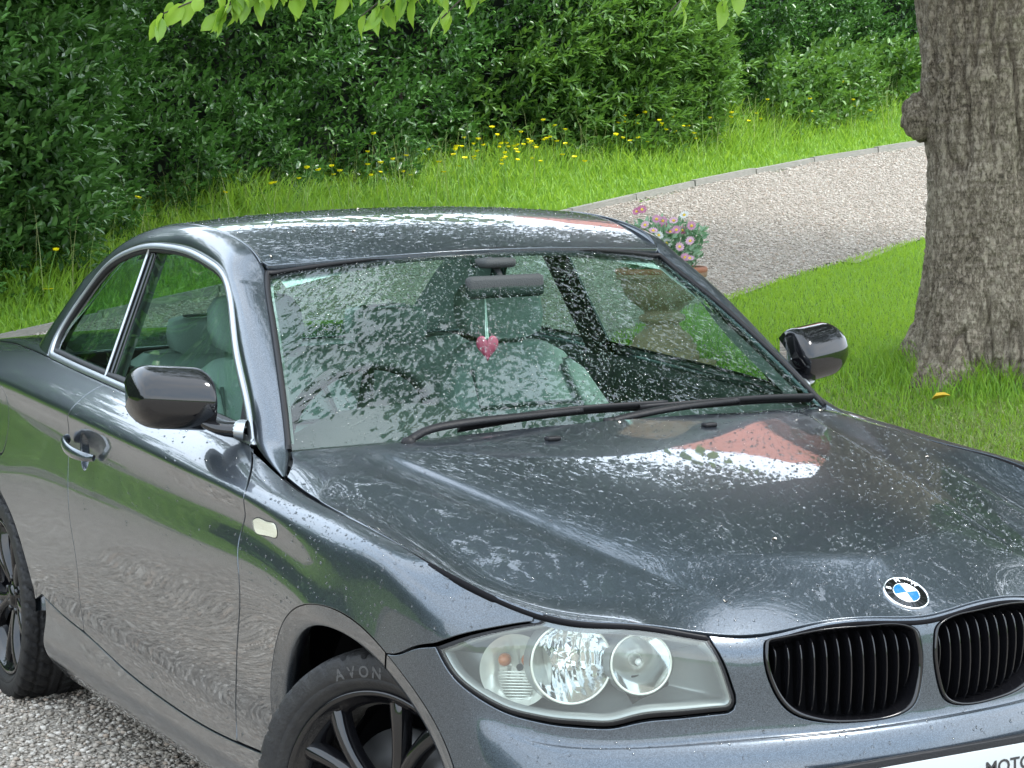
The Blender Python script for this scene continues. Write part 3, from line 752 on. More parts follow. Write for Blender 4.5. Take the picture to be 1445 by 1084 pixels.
for s in (-1, 1):
    pol = mir(hl_poly, s)
    lamp = panel('headlight', shell, pol, car, 'clear', step=.02, gap=.0065, off=-.003, depth=.006, out=IN)
    lamp['label'] = 'clouded clear lens over chrome reflector bowls'
    cenq = mir(np.array([(FEAT['bowls'][0])]), s); nav = normals(shell, cenq)[0]; nav *= np.sign(nav[0]) or 1
    nav = np.array([.86, .42*s, .18]); nav /= np.linalg.norm(nav)
    rp = ring(pol, .008)
    R0 = shell_off(-.001)(shrink(rp, .0022)); R1 = shell_off(-.010)(shrink(rp, .0035)); R1b = shell_off(-.004)(shrink(rp, .0095))
    grid('lamp_gasket', np.array([R0 - nav*.01, R0, R1b]), lamp, 'seal', closed_v=True)
    R2 = shell_off(-.012)(shrink(rp, .008)); R3 = shell_off(-.030)(shrink(rp, .013)); R4 = R3 - nav*.055; cen = R4.mean(0)
    R5 = cen + (R4-cen)*.75 - nav*.012; R6 = cen + (R4-cen)*.02 - nav*.02
    hs_ = grid('lamp_housing', np.array([R2, R3, R4, R5, R6]), lamp, 'lamp_grey', closed_v=True)
    rim_ = grid('lamp_rim', np.array([shell_off(-.0105)(shrink(rp, .0085)), shell_off(-.012)(shrink(rp, .0115)), shell_off(-.030)(shrink(rp, .0135))]), lamp, 'lamp_grey', closed_v=True)
    fw = np.array([.93, .30*s, .06])
    for nm, k, R, dp, back, fac in (('low_beam_reflector', 0, .072, .072, .018, 4.6), ('high_beam_reflector', 1, .054, .055, .028, 0)):
        p = shell_off(0)(mir(np.array([FEAT['bowls'][k]]), s))[0]; c = p - fw/np.linalg.norm(fw)*(back + R*.45)
        b, u, v, ax_ = bowl(nm, c, fw, R, dp, lamp, 'lamp_chrome', fac)
        a = np.linspace(0, 2*PI, 48, endpoint=False); circ = np.array([c + u*R*math.cos(t) + v*R*math.sin(t) for t in a])
        tube('reflector_ring', circ, .0024, lamp, 'lamp_mid', 8, closed=True)
        sh = np.array([[c + (u*math.cos(t)+v*math.sin(t))*(R+.0035+.002*j) - ax_*.02*j for t in a] for j in range(3)])
        grid('reflector_barrel', sh, lamp, 'lamp_grey', closed_v=True)
        tube('lamp_bulb', [c-ax_*dp, c-ax_*dp*.75, c-ax_*dp*.45], [.013, .011, .006], lamp, 'lamp_pale' if k else 'chrome', 14)
    p = shell_off(0)(mir(np.array([FEAT['bowls'][2]]), s))[0]; fi_ = np.array([.80, .62*s, .06]); fi_ /= np.linalg.norm(fi_); c = p - fi_*.040
    b, u, v, ax_ = bowl('indicator_reflector', c, fi_, .066, .040, lamp, 'lamp_mid', 3.3)
    for z_ in np.linspace(-.052, -.004, 10):
        w_ = .55*math.sqrt(max(0, .062**2 - z_**2))
        tube('indicator_rib', [c + u*x_ + v*z_ + ax_*(-.012 - .10*abs(z_)**1.2) for x_ in (-w_, 0, w_)], [(.0018, .0026)]*3, lamp, 'lamp_mid', 6)
    for dx_ in (-.022, .020):
        sp = lathe_pts([(.0004, .016), (.007, .014), (.0115, .006), (.012, -.004), (.009, -.012)], 16)
        sp = c + u*dx_ + v*.018 + ax_*-.012 + sp[..., :1]*u + sp[..., 1:2]*v + sp[..., 2:]*ax_
        grid('amber_bulb', sp, lamp, 'amber', closed_u=True)

# grilles
kid_s = np.array(sorted(kid[:, 0])); k0, k1 = kid[:, 0].min(), kid[:, 0].max()
for s in (-1, 1):
    kp = mir(kid, s)
    g = grid('kidney_grille', np.array([shell_off(o_)(shrink(kp, d_)) for d_, o_ in [(.0006, -.012), (.0006, .0), (.0018, .0028), (.0045, .0034), (.0072, .0015), (.0085, -.004), (.0092, -.016), (.0105, -.055)]]), car, 'gloss_black', closed_v=True, flip=(s > 0))
    g['label'] = 'gloss black kidney shaped grille surround'
    panel('grille_back', shell_off(-.055), shrink(kp, .010), g, 'dark', step=.05, gap=0, depth=.002, out=IN)
    inner = shrink(kp, .0125)
    for j in range(12):
        sx = (k0 + .024 + (k1-k0-.046)*j/11)*(1 if s < 0 else -1)
        hits = []
        for a_, b_ in zip(inner, np.roll(inner, -1, 0)):
            if (a_[0]-sx)*(b_[0]-sx) <= 0 and a_[0] != b_[0]: hits.append(a_[1] + (b_[1]-a_[1])*(sx-a_[0])/(b_[0]-a_[0]))
        if len(hits) < 2: continue
        v0, v1 = min(hits), max(hits); vv = np.linspace(v0, v1, 14); f_ = np.sin((vv-v0)/(v1-v0)*PI)
        q = np.c_[np.full(14, sx), vv]; fr_ = shell_off(-.030 + .022*f_**.6)(q); bk = shell_off(-.052)(q); w_ = np.array([0, .0012, 0])
        P = np.array([bk-w_, fr_-w_-[.003, 0, 0], fr_-w_*.5, fr_+w_*.5, fr_+w_-[.003, 0, 0], bk+w_])
        grid('grille_slat', P, g, 'gloss_black')

# text helper
def text_geo(txt, size=1., ext=.0):
    cu = bpy.data.curves.new('t', 'FONT'); cu.body = txt; cu.size = size; cu.extrude = ext; cu.align_x = 'CENTER'; cu.offset = .02*size; cu.resolution_u = 3
    o = bpy.data.objects.new('t', cu); C.objects.link(o); dg = bpy.context.evaluated_depsgraph_get(); dg.update()
    me = bpy.data.meshes.new_from_object(o.evaluated_get(dg)); V = np.array([v.co[:] for v in me.vertices]); F = [tuple(p.vertices) for p in me.polygons]
    bpy.data.objects.remove(o); bpy.data.curves.remove(cu); bpy.data.meshes.remove(me)
    return V, F

# emblem on the bonnet
ec = hood_fn([(.677, 0)])[0]; en = normals(hood_fn, np.array([(.677, 0.)]))[0]; en *= np.sign(en[2])
ex = np.array([0, 1., 0]); ey = np.cross(en, ex)
def E_(P): P = np.asarray(P, float); return ec + P[..., :1]*ex + P[..., 1:2]*ey + P[..., 2:]*en
emb = grid('bonnet_emblem', E_(lathe_pts([(.0435, -.006), (.0435, .002), (.0425, .0038), (.0410, .0038), (.0402, .0030), (.0402, .0014)], 56)), car, 'chrome', closed_u=True)
emb['label'] = 'round emblem, blue and white quarters in a black lettered ring'
add('emblem_ring', mesh('emblem_ring', E_(np.concatenate([lathe_pts([(.0402, .0022), (.0255, .0034)], 56).reshape(-1, 3)])), grid_faces(56, 2, True)), emb, 'gloss_black')
grid('emblem_inner_rim', E_(lathe_pts([(.0258, .0030), (.0255, .0042), (.0244, .0042), (.0240, .0034)], 48)), emb, 'chrome', closed_u=True)
for k in range(4):
    a = np.linspace(k*PI/2, (k+1)*PI/2, 14)
    V = np.concatenate([[(0, 0, .0047)], np.stack([.0128*np.cos(a), .0128*np.sin(a), 0*a+.0044], 1), np.stack([.0246*np.cos(a), .0246*np.sin(a), 0*a+.0037], 1)])
    F = [(0, 1+i, 2+i) for i in range(13)] + [(1+i, 15+i, 16+i, 2+i) for i in range(13)]
    add('emblem_quarter', mesh('emblem_quarter', E_(V), F), emb, 'blue' if k in (1, 3) else 'white')
for ch, ang in (('B', 58), ('M', 0), ('W', -58)):
    V, F = text_geo(ch, .0145); V[:, 1] += .0288 - 0; V[:, 2] = .0042; t = math.radians(ang)
    V = np.c_[V[:, 0]*math.cos(t)-V[:, 1]*math.sin(t), V[:, 0]*math.sin(t)+V[:, 1]*math.cos(t), V[:, 2]-.0012*0]
    add('emblem_letter', mesh('emblem_letter', E_(V), F, False), emb, 'white')

# number plate: top edge given, hangs square to the nose
pt = shell(sq('platetop'))
px_ = .800; pw, ph = .52, .111
ptz = .4705
plate = box('number_plate', (px_, 0, ptz-ph/2), (.005, pw, ph), car, 'plate', .001)
plate['label'] = 'white number plate with black lettering below the grilles'
box('plate_holder', (px_-.006, 0, ptz-ph/2+.004), (.012, pw+.014, ph+.020), plate, 'trim_black', .003)
V, F = text_geo('MOTORS', .034); w_ = V[:, 0].max()-V[:, 0].min()
V = np.c_[np.full(len(V), px_+.0032), V[:, 0]*1.05 + .150, V[:, 1] + ptz - .0470]
add('plate_lettering', mesh('plate_lettering', V, F, False), plate, 'ink')

# lower air intake
ia = np.linspace(0, 2*PI, 60, endpoint=False); ip = np.c_[.36*np.sign(np.cos(ia))*np.abs(np.cos(ia))**.45, .118+.052*np.sign(np.sin(ia))*np.abs(np.sin(ia))**.45]
ik = panel('lower_intake', shell_off(.0025), ip, car, 'trim_black', step=.04, gap=0, edge=.003, depth=.008, out=IN)
for vz in (.085, .105, .125, .145): tube('intake_bar', shell_off(.004)(np.c_[np.linspace(-.33, .33, 30), np.full(30, vz)]), .004, ik, 'gloss_black', 6)

# side repeaters
for s in (-1, 1):
    rp = spl(np.r_[sq('repeater'), sq('repeater')[:1]], 40)[:-1]
    r_ = panel('side_repeater', shell_off(.0045), mir(rp, s), car, 'clear', step=.012, bstep=.005, gap=.0015, edge=.003, depth=.006, out=IN)
    panel('repeater_base', shell_off(.0012), mir(shrink(rp, -.001), s), r_, 'cream', step=.02, bstep=.006, gap=0, edge=.001, depth=.004, out=IN)
    panel('repeater_bezel', shell_off(.0008), mir(shrink(rp, -.003), s), r_, 'seal', step=.02, bstep=.006, gap=0, edge=.001, depth=.004, out=IN)

# door handles
for s in (-1, 1):
    d = DOORS[s]
    cp = mir(cup, s); rows = [shell_off(o_)(HNDs := mir(HND[None], s)[0] + (cp-mir(HND[None], s)[0])*k_) for k_, o_ in [(1.06, -.004), (.99, -.006), (.9, -.018), (.6, -.026), (.05, -.028)]]
    grid('handle_recess', np.array(rows), d, 'paint', closed_v=True, flip=(s > 0))
    t = np.linspace(0, 1, 21); sx = HND[0] - .118 + .228*t; vv = HND[1] + .010 - .016*t - .004*np.sin(t*PI)
    offs = .010 + .030*np.sin(np.clip(t*1.02, 0, 1)*PI)**.45
    path = shell_off(offs)(mir(np.c_[sx, vv], s))
    rad = [(.0155*(.55+.45*math.sin(min(1, .12+k*.9)*PI)**.5), .0085) for k in t]
    tube('door_handle', path, rad, d, 'paint', 14, up=(0, 0, 1))

# door mirrors
MSEC = [(-.082, .052), (-.060, .066), (-.015, .071), (.030, .058), (.055, .036), (.0645, .012), (.066, .008), (.066, -.002), (.060, -.030), (.040, -.055), (-.005, -.068), (-.055, -.062), (-.082, -.048)]
for s in (-1, 1):
    base = empty('door_mirror', (-.845, s*.735, 1.0), parent=car)
    ms = spl(np.array([(x, 0, z) for x, z in MSEC]), 40)[:, [0, 2]]
    ts = np.linspace(0, 1, 26); P = []
    for t in ts:
        y = .048 + .185*t
        e0 = (1-(1-min(1, t/.20))**2.4)**.5 if t < .20 else 1.
        e1 = (1-((t-.66)/.34)**2.6)**.5 if t > .66 else 1.
        sc = max(.02, (.30+.70*e0 if t > .05 else (.05 if t == 0 else .30))*e1)
        zc = -.012*(1-t) + .006*t
        sh_ = -.030*t**2
        sweep = .020*(1-t)
        P.append(np.c_[ms[:, 0]*(.60+.40*sc)*min(1, sc*1.6) + sh_ + sweep, np.full(len(ms), s*y), ms[:, 1]*sc*1.02 + zc + .052])
    P = np.array(P)
    hsg = grid('mirror_housing', P, base, 'gloss_black', closed_v=False, flip=(s < 0))
    back = P[:, [0, -1]]; mid = P[:, [0, -1]].mean(1)
    inset = np.stack([P[:, 0]*.94+P[:, -1]*.06+[.006, 0, 0], P[:, 0]*.06+P[:, -1]*.94+[.006, 0, 0]], 1)
    grid('mirror_glass', inset, base, 'mirror')
    grid('mirror_rim', np.stack([P[:, 0], inset[:, 0]], 1), base, 'gloss_black'); grid('mirror_rim', np.stack([P[:, -1], inset[:, 1]], 1), base, 'gloss_black')
    st = spl([(.090, s*.014, -.022), (.070, s*.045, -.018), (.020, s*.085, .008), (.006, s*.13, .030)], 12)
    tube('mirror_stalk', st, [(.020-.001*i, .034) for i in range(12)], base, 'gloss_black', 14, up=(0, 0, 1))
    grid('mirror_stalk_collar', tube_pts(spl([(.098, s*.004, -.024), (.084, s*.028, -.020)], 4), [(.024, .036), (.024, .036), (.022, .035), (.016, .03)], 16, up=(0, 0, 1)), base, 'satin', closed_v=True)

# wheels: local frame, axle along +y pointing outwards
RR = .317
def tyre_mesh():
    na, prof = 320, []
    hs_ = np.linspace(-.101, .101, 33)
    a = np.linspace(0, 2*PI, na, endpoint=False); rows = []
    for t in a:
        row = [(.236, -.088), (.250, -.100), (.275, -.107), (.297, -.1045)]
        for h in hs_:
            r = RR - .0015 - .011*(abs(h)/.101)**4
            ph_ = (t*36/(2*PI) + (abs(h)/.101)**1.3*1.15 + (.5 if h > 0 else 0)) % 1
            g = 0
            if ph_ < .20 and abs(h) > .016: g = .0075
            if .5 < ph_ < .56 and abs(h) > .05: g = .004
            if abs(abs(h)-.018) < .0042 or abs(abs(h)-.062) < .0035: g = .008
            row.append((r-g, h))
        row += [(.297, .1045), (.275, .107), (.262, .1055), (.261, .1043), (.2595, .1055), (.250, .100), (.236, .088)]
        rows.append([(r*math.cos(t), h, r*math.sin(t)) for r, h in row])
    P = np.array(rows); return mesh('tyre', P.reshape(-1, 3), grid_faces(na, P.shape[1], True, False, True))
TY = tyre_mesh()
def lathe_y(prof, n): q = lathe_pts(prof, n); return q[..., [0, 2, 1]]
RIMP = lathe_y([(.236, -.088), (.230, -.096), (.222, -.09), (.205, -.07), (.196, -.02), (.200, .05), (.214, .078), (.222, .083), (.2245, .090), (.231, .0955), (.2365, .094), (.2375, .088), (.234, .084)], 96)
RIM = mesh('rim', RIMP.reshape(-1, 3), grid_faces(96, RIMP.shape[1], True, False, True))
def spoke_mesh():
    parts = []
    for sg in (-1, 1):
        t = np.linspace(0, 1, 12); r = .045 + .172*t; ang = sg*(.06 + .20*t**1.2); w = .0185 - .004*np.sin(t*PI) + .004*t; y = .062 + .020*np.sin(t*PI*.6) - .004*t
        R = []
        for k in range(12):
            c, s_ = math.cos(ang[k]), math.sin(ang[k]); rad = np.array([c, 0, s_]); tan = np.array([-s_, 0, c]); ctr = rad*r[k]
            R.append([ctr-tan*w[k]+[0, y[k]-.030, 0], ctr-tan*w[k]*.9+[0, y[k]-.006, 0], ctr-tan*w[k]*.45+[0, y[k]+.001, 0], ctr+tan*w[k]*.2+[0, y[k]+.003, 0], ctr+tan*w[k]*.85+[0, y[k]-.004, 0], ctr+tan*w[k]+[0, y[k]-.030, 0]])
        R = np.array(R); parts.append((R.reshape(-1, 3), grid_faces(12, 6)))
    V, F = join(parts); return mesh('spoke', V, F)
SPK = spoke_mesh()
HUBP = lathe_y([(.0005, .074), (.030, .073), (.033, .066), (.036, .064), (.060, .060), (.066, .050), (.068, .02), (.066, -.02)], 40)
HUB = mesh('hub', HUBP.reshape(-1, 3), grid_faces(40, HUBP.shape[1], True, False, True))
DSKP = lathe_y([(.03, .0), (.150, .0), (.150, -.02), (.03, -.02)], 48)
DSK = mesh('brake_disc', DSKP.reshape(-1, 3), grid_faces(48, 4, True, True, True))
BLTP = lathe_y([(.0005, .012), (.008, .012), (.010, .006), (.0105, -.004)], 10)
BLT = mesh('wheel_bolt', BLTP.reshape(-1, 3), grid_faces(10, 4, True, False, True))
for me_, m_ in ((TY, 'rubber'), (RIM, 'gloss_black'), (SPK, 'gloss_black'), (HUB, 'gloss_black'), (DSK, 'iron'), (BLT, 'gloss_black')): me_.materials.append(M[m_])
def ring_text(txt, r, size, a0, adv):
    """letters standing round the side wall, reading clockwise from outside"""
    parts = []
    for k, ch in enumerate(txt):
        V, F = text_geo(ch, size, .0006); a = a0 + k*adv
        # outside view (from +y): x to the left, so mirror the letter's own x
        x, z = V[:, 0], V[:, 1]; rad, tan = np.array([math.cos(a), 0, math.sin(a)]), np.array([-math.sin(a), 0, math.cos(a)])
        P = (r + z)[:, None]*rad + (-x)[:, None]*-tan + np.array([0, 1, 0])*(.1068 - .0012*np.abs((r+z)-.278)/.02 + V[:, 2])[:, None]
        parts.append((P, F))
    return join(parts)
LV, LF = ring_text('AVON', .2630, .031, math.radians(80), math.radians(6.6)); LET = mesh('sidewall_lettering', LV, LF, False); LET.materials.append(M['letter'])
for wx, s, steer, lean, c in ((0.035, -1, 27, 3.5, (.035, -.722, .308)), (0, 1, 24, -2, (.0, .702, .314)), (-2.66, -1, 0, 0, (-2.66, -.745, .314)), (-2.66, 1, 0, 0, (-2.66, .745, .314))):
    w = empty('wheel', c, parent=car)
    w.rotation_euler = Euler((math.radians(lean)*(1 if s < 0 else -1), 0, math.radians(steer) + (PI if s < 0 else 0)), 'XYZ')
    for nm, me_ in (('tyre', TY), ('rim', RIM), ('hub', HUB), ('brake_disc', DSK)): add(nm, me_, w)
    add('sidewall_lettering', LET, w).rotation_euler = (0, math.radians({-1: 8, 1: 0}[s]) if wx > -1 else 1.2, 0)
    for k in range(5):
        o_ = add('spoke', SPK, w); o_.rotation_euler = (0, k*2*PI/5 + (.55 if wx > -1 else .30), 0)
        a = k*2*PI/5 + .3; o_ = add('wheel_bolt', BLT, w); o_.location = (.052*math.cos(a), .058, .052*math.sin(a))

# arch liners, floor pan and unseen dark boxes added to keep the panel gaps black
for s in (-1, 1):
    for k, (ax_, az_, ar_) in enumerate(ARCH):
        a = np.linspace(-.25, PI+.25, 40) if k == 0 else np.linspace(.22, PI-.1, 40); P = np.array([[(ax_+(ar_+.022)*math.cos(t), s*y_k, az_+(ar_+.022)*math.sin(t)) for y_k in (.735, .62, .46)] for t in a])
        grid('arch_liner', P, car, 'dark')
        back = np.array([[(ax_+(ar_+.022)*q*math.cos(t), s*.46, az_+(ar_+.022)*q*math.sin(t)) for q in (1, .02)] for t in a]); grid('arch_liner', back, car, 'dark')
box('floor_pan', (-1.33, 0, .225), (3.9, 1.10, .05), car, 'dark', 0)
box('sill_blocker', (-1.33, 0, .27), (1.80, 1.56, .10), car, 'dark', 0)
box('engine_bay_blocker', (.06, 0, .47), (.82, .88, .40), car, 'dark', 0)
box('nose_blocker', (.44, 0, .45), (.20, 1.0, .36), car, 'dark', 0)
box('boot_blocker', (-2.85, 0, .62), (.95, .88, .70), car, 'dark', 0)

# cowl and wipers
cwl = spl(COWL, 30); cwf = np.concatenate([cwl*[1, -1, 1], cwl[::-1][1:]]); wsb = np.stack([np.interp(cwf[:, 1], ws_b[:, 1], ws_b[:, k]) for k in range(3)], 1)
grid('cowl_panel', np.array([cwf + [.02, 0, -.035], cwf + [-.004, 0, -.022], wsb*.6+cwf*.4 + [0, 0, -.020], wsb + [-.012, 0, -.004]]), car, 'trim_black')
def wiper(pts, blade):
    w = tube('wiper', spl(pts, 24), [(.008, .012-.004*min(1, abs(i-6)/18)) for i in range(24)], car, 'trim_black', 8, up=(.4, 0, 1))
    b = spl(blade, 24); tube('wiper_blade', b, [(.010, .006)]*24, w, 'seal', 8, up=(.5, 0, 1)); tube('blade_rubber', b-np.array([.006, 0, .008]), [(.007, .002)]*24, w, 'seal', 6, up=(.5, 0, 1))
    piv = np.array(pts[0]); grid('wiper_pivot', piv + [0, 0, -.01] + lathe_pts([(.0004, .020), (.013, .018), (.016, .010), (.017, -.02)], 18), w, 'trim_black', closed_u=True)
wiper([(-.452, -.475, .958), (-.452, -.44, .975), (-.450, -.38, .986), (-.465, -.22, .990), (-.495, -.02, .990)], [(-.500, -.33, .975), (-.503, -.10, .990), (-.512, .10, .990), (-.517, .22, .987)])
wiper([(-.465, .035, .962), (-.462, .10, .972), (-.466, .22, .982), (-.490, .40, .984)], [(-.510, .14, .982), (-.515, .35, .982), (-.545, .58, .975), (-.556, .66, .970)])
for yj in (-.20, .20):
    p = hood_fn([(-.30, yj)])[0]; o_ = box('washer_jet', p+[0, 0, .004], (.022, .034, .010), car, 'trim_black', .004)
# ---------------------------------------------------------------- cabin
def cushion(name, rows, parent, m, l=2):
    """soft block: list of (x, z, half width, half depth) stations up a seat back, at y 0"""
    P = []
    for (x, z, hw, hd, y) in rows:
        a = np.linspace(0, 2*PI, 28, endpoint=False)
        e = .45
        P.append(np.stack([x + hd*np.sign(np.cos(a))*np.abs(np.cos(a))**e, y + hw*np.sign(np.sin(a))*np.abs(np.sin(a))**e, np.full(28, z) - .25*hd*np.cos(a)], 1))
    P = np.array(P); n = len(P)
    V, F = P.reshape(-1, 3), grid_faces(n, 28, False, True)
    F += [tuple(range(28))[::-1], tuple(range((n-1)*28, n*28))]
    return add(name, mesh(name, V, F), parent, m)
for s in (-1, 1):
    y0 = s*.365
    st = empty('front_seat', (0, 0, 0), parent=car)
    cushion('backrest', [(-1.36, .50, .20, .07, y0), (-1.40, .58, .225, .075, y0), (-1.47, .72, .235, .07, y0), (-1.545, .88, .225, .062, y0), (-1.60, .98, .205, .055, y0), (-1.63, 1.035, .175, .048, y0), (-1.642, 1.062, .13, .035, y0), (-1.645, 1.070, .06, .02, y0)], st, 'fabric')
    for sg in (-1, 1):
        cushion('side_bolster', [(-1.33, .52, .045, .075, y0+sg*.205), (-1.37, .62, .05, .085, y0+sg*.215), (-1.44, .76, .048, .08, y0+sg*.215), (-1.52, .90, .042, .065, y0+sg*.200), (-1.58, .99, .03, .05, y0+sg*.178), (-1.60, 1.02, .01, .03, y0+sg*.165)], st, 'fabric')
        tube('headrest_post', [(-1.64, y0+sg*.06, 1.05), (-1.66, y0+sg*.06, 1.13)], .007, st, 'chrome', 8)
    for zz, xx in ((.74, -1.408), (.90, -1.487)):
        tube('seat_seam', [(xx-.004, y0-.155, zz), (xx+.001, y0, zz+.004), (xx-.004, y0+.155, zz)], .0055, st, 'fabric_dark', 6)
    for sg in (-1, 1): tube('seat_seam', spl([(-1.335, y0+sg*.15, .56), (-1.40, y0+sg*.165, .74), (-1.485, y0+sg*.16, .90), (-1.56, y0+sg*.14, 1.0)], 12), .0055, st, 'fabric_dark', 6)
    cushion('headrest', [(-1.655, 1.085, .085, .030, y0), (-1.66, 1.10, .118, .045, y0), (-1.668, 1.145, .130, .050, y0), (-1.675, 1.195, .126, .046, y0), (-1.68, 1.225, .105, .034, y0), (-1.681, 1.232, .07, .018, y0)], st, 'fabric')
    cushion('seat_cushion', [(-1.10, .42, .23, .26, y0), (-1.10, .50, .235, .27, y0), (-1.10, .545, .21, .25, y0), (-1.10, .555, .15, .18, y0)], st, 'fabric')
# rear bench
rb = empty('rear_bench', (0, 0, 0), parent=car)
cushion('bench_back', [(-2.06, .55, .56, .08, 0), (-2.12, .75, .57, .08, 0), (-2.19, .95, .56, .07, 0), (-2.225, 1.03, .54, .055, 0), (-2.235, 1.055, .50, .03, 0)], rb, 'fabric')
for yb in (-.29, .27): cushion('bench_headrest', [(-2.24, 1.045, .10, .035, yb), (-2.245, 1.06, .125, .045, yb), (-2.25, 1.10, .130, .048, yb), (-2.258, 1.140, .120, .040, yb), (-2.26, 1.152, .08, .02, yb)], rb, 'fabric')
grid('parcel_shelf', np.array([[(-2.20, y, 1.02), (-2.86, y, 1.045)] for y in np.linspace(-.6, .6, 8)]), car, 'interior')
# dashboard: cross-car loft
pr = spl([(-.50, 0, .925), (-.60, 0, .948), (-.74, 0, .958), (-.84, 0, .945), (-.90, 0, .900), (-.88, 0, .80), (-.84, 0, .65)], 26)
D = []
for y in np.linspace(-.72, .72, 60):
    hump = .045*math.exp(-((y+.37)/.20)**4); k = np.linspace(0, 1, 26)
    D.append(np.c_[pr[:, 0] - .04*math.exp(-((y+.37)/.2)**4)*np.sin(k*PI), np.full(26, y), pr[:, 2] + hump*np.exp(-((k-.42)/.22)**2) - .02*(y/.72)**4])
dash = grid('dashboard', D, car, 'interior')
# steering wheel
sc = np.array([-.985, -.365, .925]); sn = np.array([-.90, 0, .42]); sn /= np.linalg.norm(sn); su = np.array([0, 1., 0]); sv_ = np.cross(sn, su)
a = np.linspace(0, 2*PI, 56, endpoint=False); sw = tube('steering_wheel', [sc + su*.186*math.cos(t) + sv_*.186*math.sin(t) for t in a], [(.0145, .0165)]*56, car, 'interior', 10, closed=True)
for t in (0.05, PI-.05, -PI/2): tube('wheel_spoke', [sc + (su*math.cos(t)+sv_*math.sin(t))*r - sn*.02*(1-r/.18) for r in (.03, .10, .180)], [(.012, .026), (.010, .02), (.009, .014)], sw, 'interior', 8, up=sn)
grid('wheel_boss', sc + (lambda q: q[..., :1]*su + q[..., 1:2]*sv_ + q[..., 2:]*sn)(lathe_pts([(.0005, .012), (.045, .008), (.062, -.006), (.06, -.05), (.03, -.22)], 28)), sw, 'interior', closed_u=True)
# rear-view mirror
rv = box('rear_view_mirror', (-.885, -.01, 1.262), (.030, .21, .055), car, 'interior', .012); rv.rotation_euler = (0, 0, 0)
box('mirror_pane', (-.9008, -.01, 1.262), (.002, .19, .042), rv, 'mirror', 0)
tube('mirror_arm', [(-.905, -.01, 1.275), (-.93, -.01, 1.305), (-.965, -.01, 1.325)], .010, rv, 'interior', 8)
box('sensor_cover', (-.945, -.01, 1.318), (.09, .09, .024), rv, 'interior', .010)
# headliner, pillars, door cards
hl = [[(x, y, roof_fn([(x, y)])[0][2]-.035) for y in np.linspace(-.52, .52, 14)] for x in np.linspace(-1.03, -2.2, 20)]
grid('headliner', hl, car, 'headliner')
for s in (-1, 1):
    grid('pillar_lining', y_(np.stack([IC[6:] - [0.012, .020, .012], OC[6:] - [0, .040, .010]], 1), s), car, 'interior_pale')
    tz = np.linspace(1.0, 1.36, 8); gp_ = glass_side(s, .035)
    grid('door_pillar_lining', np.array([gp_(np.c_[bline(tz)+.055, tz]), gp_(np.c_[bline(tz)-.10, tz])]), car, 'interior')
    X = np.linspace(-.52, -2.28, 24); top_ = np.array([top_at_x(x) for x in X])
    grid('door_card', np.array([np.c_[X, s*(top_[:, 1]-.030), top_[:, 2]-.008], np.c_[X, s*(top_[:, 1]-.075), top_[:, 2]-.030], np.c_[X, s*(top_[:, 1]-.085), top_[:, 2]-.12], np.c_[X, np.full(24, s*.69), np.full(24, .78)], np.c_[X, np.full(24, s*.70), np.full(24, .25)]]), car, 'interior')
grid('firewall', np.array([[(-.50, y, z) for z in (.25, .92)] for y in (-.70, .70)]), car, 'dark')
grid('bench_back_wall', np.array([[(-2.30, y, z) for z in (.25, 1.02)] for y in (-.62, .62)]), car, 'dark')
# ornament hanging from the mirror (a thing of its own)
hc = np.array([-.885, -.062, 1.118]); t = np.linspace(0, 2*PI, 48, endpoint=False)
hx = .0245*np.sin(t)**3; hz = (13*np.cos(t)-5*np.cos(2*t)-2*np.cos(3*t)-np.cos(4*t))/16*.0285*1.25
fwd = np.array([.86, -.50, 0]); sd = np.array([.50, .86, 0])
rows = [hc + (sd*hx[:, None]*1.12 + np.array([0, 0, 1])*hz[:, None])*k + fwd*d for k, d in [(.05, -.006), (.6, -.0055), (.92, -.003), (1, 0), (.92, .003), (.6, .0055), (.05, .006)]]
heart = grid('hanging_heart', np.array(rows), None, 'heart', closed_v=True)
tag(heart, 'small pink heart hanging on a string behind the windscreen', 'ornament')
for dx_ in (-.003, .003): tube('string', [hc+[0, dx_, .012], hc+[-.002, dx_*.6, .06], hc+[-.004, dx_*.2, .128]], .0011, heart, 'string', 5)
# ---------------------------------------------------------------- the place round the car
UV = np.array([-.53, .848]); PV = np.array([-.848, -.53])      # along the drive, and across it away from the camera
def up_xy(u, p):
    u, p = np.asarray(u, float), np.asarray(p, float); return np.stack([u*UV[0]+p*PV[0], u*UV[1]+p*PV[1]], -1)
def height(x, y):
    x = np.asarray(x, float); y = np.asarray(y, float); u = x*UV[0]+y*UV[1]; p = x*PV[0]+y*PV[1]
    pl = .10*(u-.5) + .085*(p-1.); pl = .5*(pl+np.sqrt(pl*pl+.0144))
    pl = np.where(pl > 3.2, 3.2 + (pl-3.2)*.25, pl)
    dx = np.maximum(np.maximum(-3.8-x, x-1.), 0); dy = np.maximum(np.abs(y)-1.1, 0)
    return pl*sstep(.3, 3., np.hypot(dx, dy))
def vnoise(P, seed=0):
    """smooth value noise, any of 2 or 3 dimensions, 0..1"""
    P = np.atleast_2d(np.asarray(P, float)); d = P.shape[1]; I = np.floor(P).astype(np.int64); f = P-I; f = f*f*(3-2*f); r = np.zeros(len(P))
    for c in range(2**d):
        h = np.full(len(P), seed*1013904223 + 12345, np.int64); w = np.ones(len(P))
        for k in range(d):
            b = (c >> k) & 1; h = (h*1664525 + (I[:, k]+b)*(374761393, 668265263, 2147483647 - 1442695)[k]) & 0x7fffffff; h ^= h >> 13
            w = w*(f[:, k] if b else 1-f[:, k])
        h = (h*1274126177) & 0x7fffffff; h ^= h >> 11
        r += w*((h & 0xffff)/65535.)
    return r
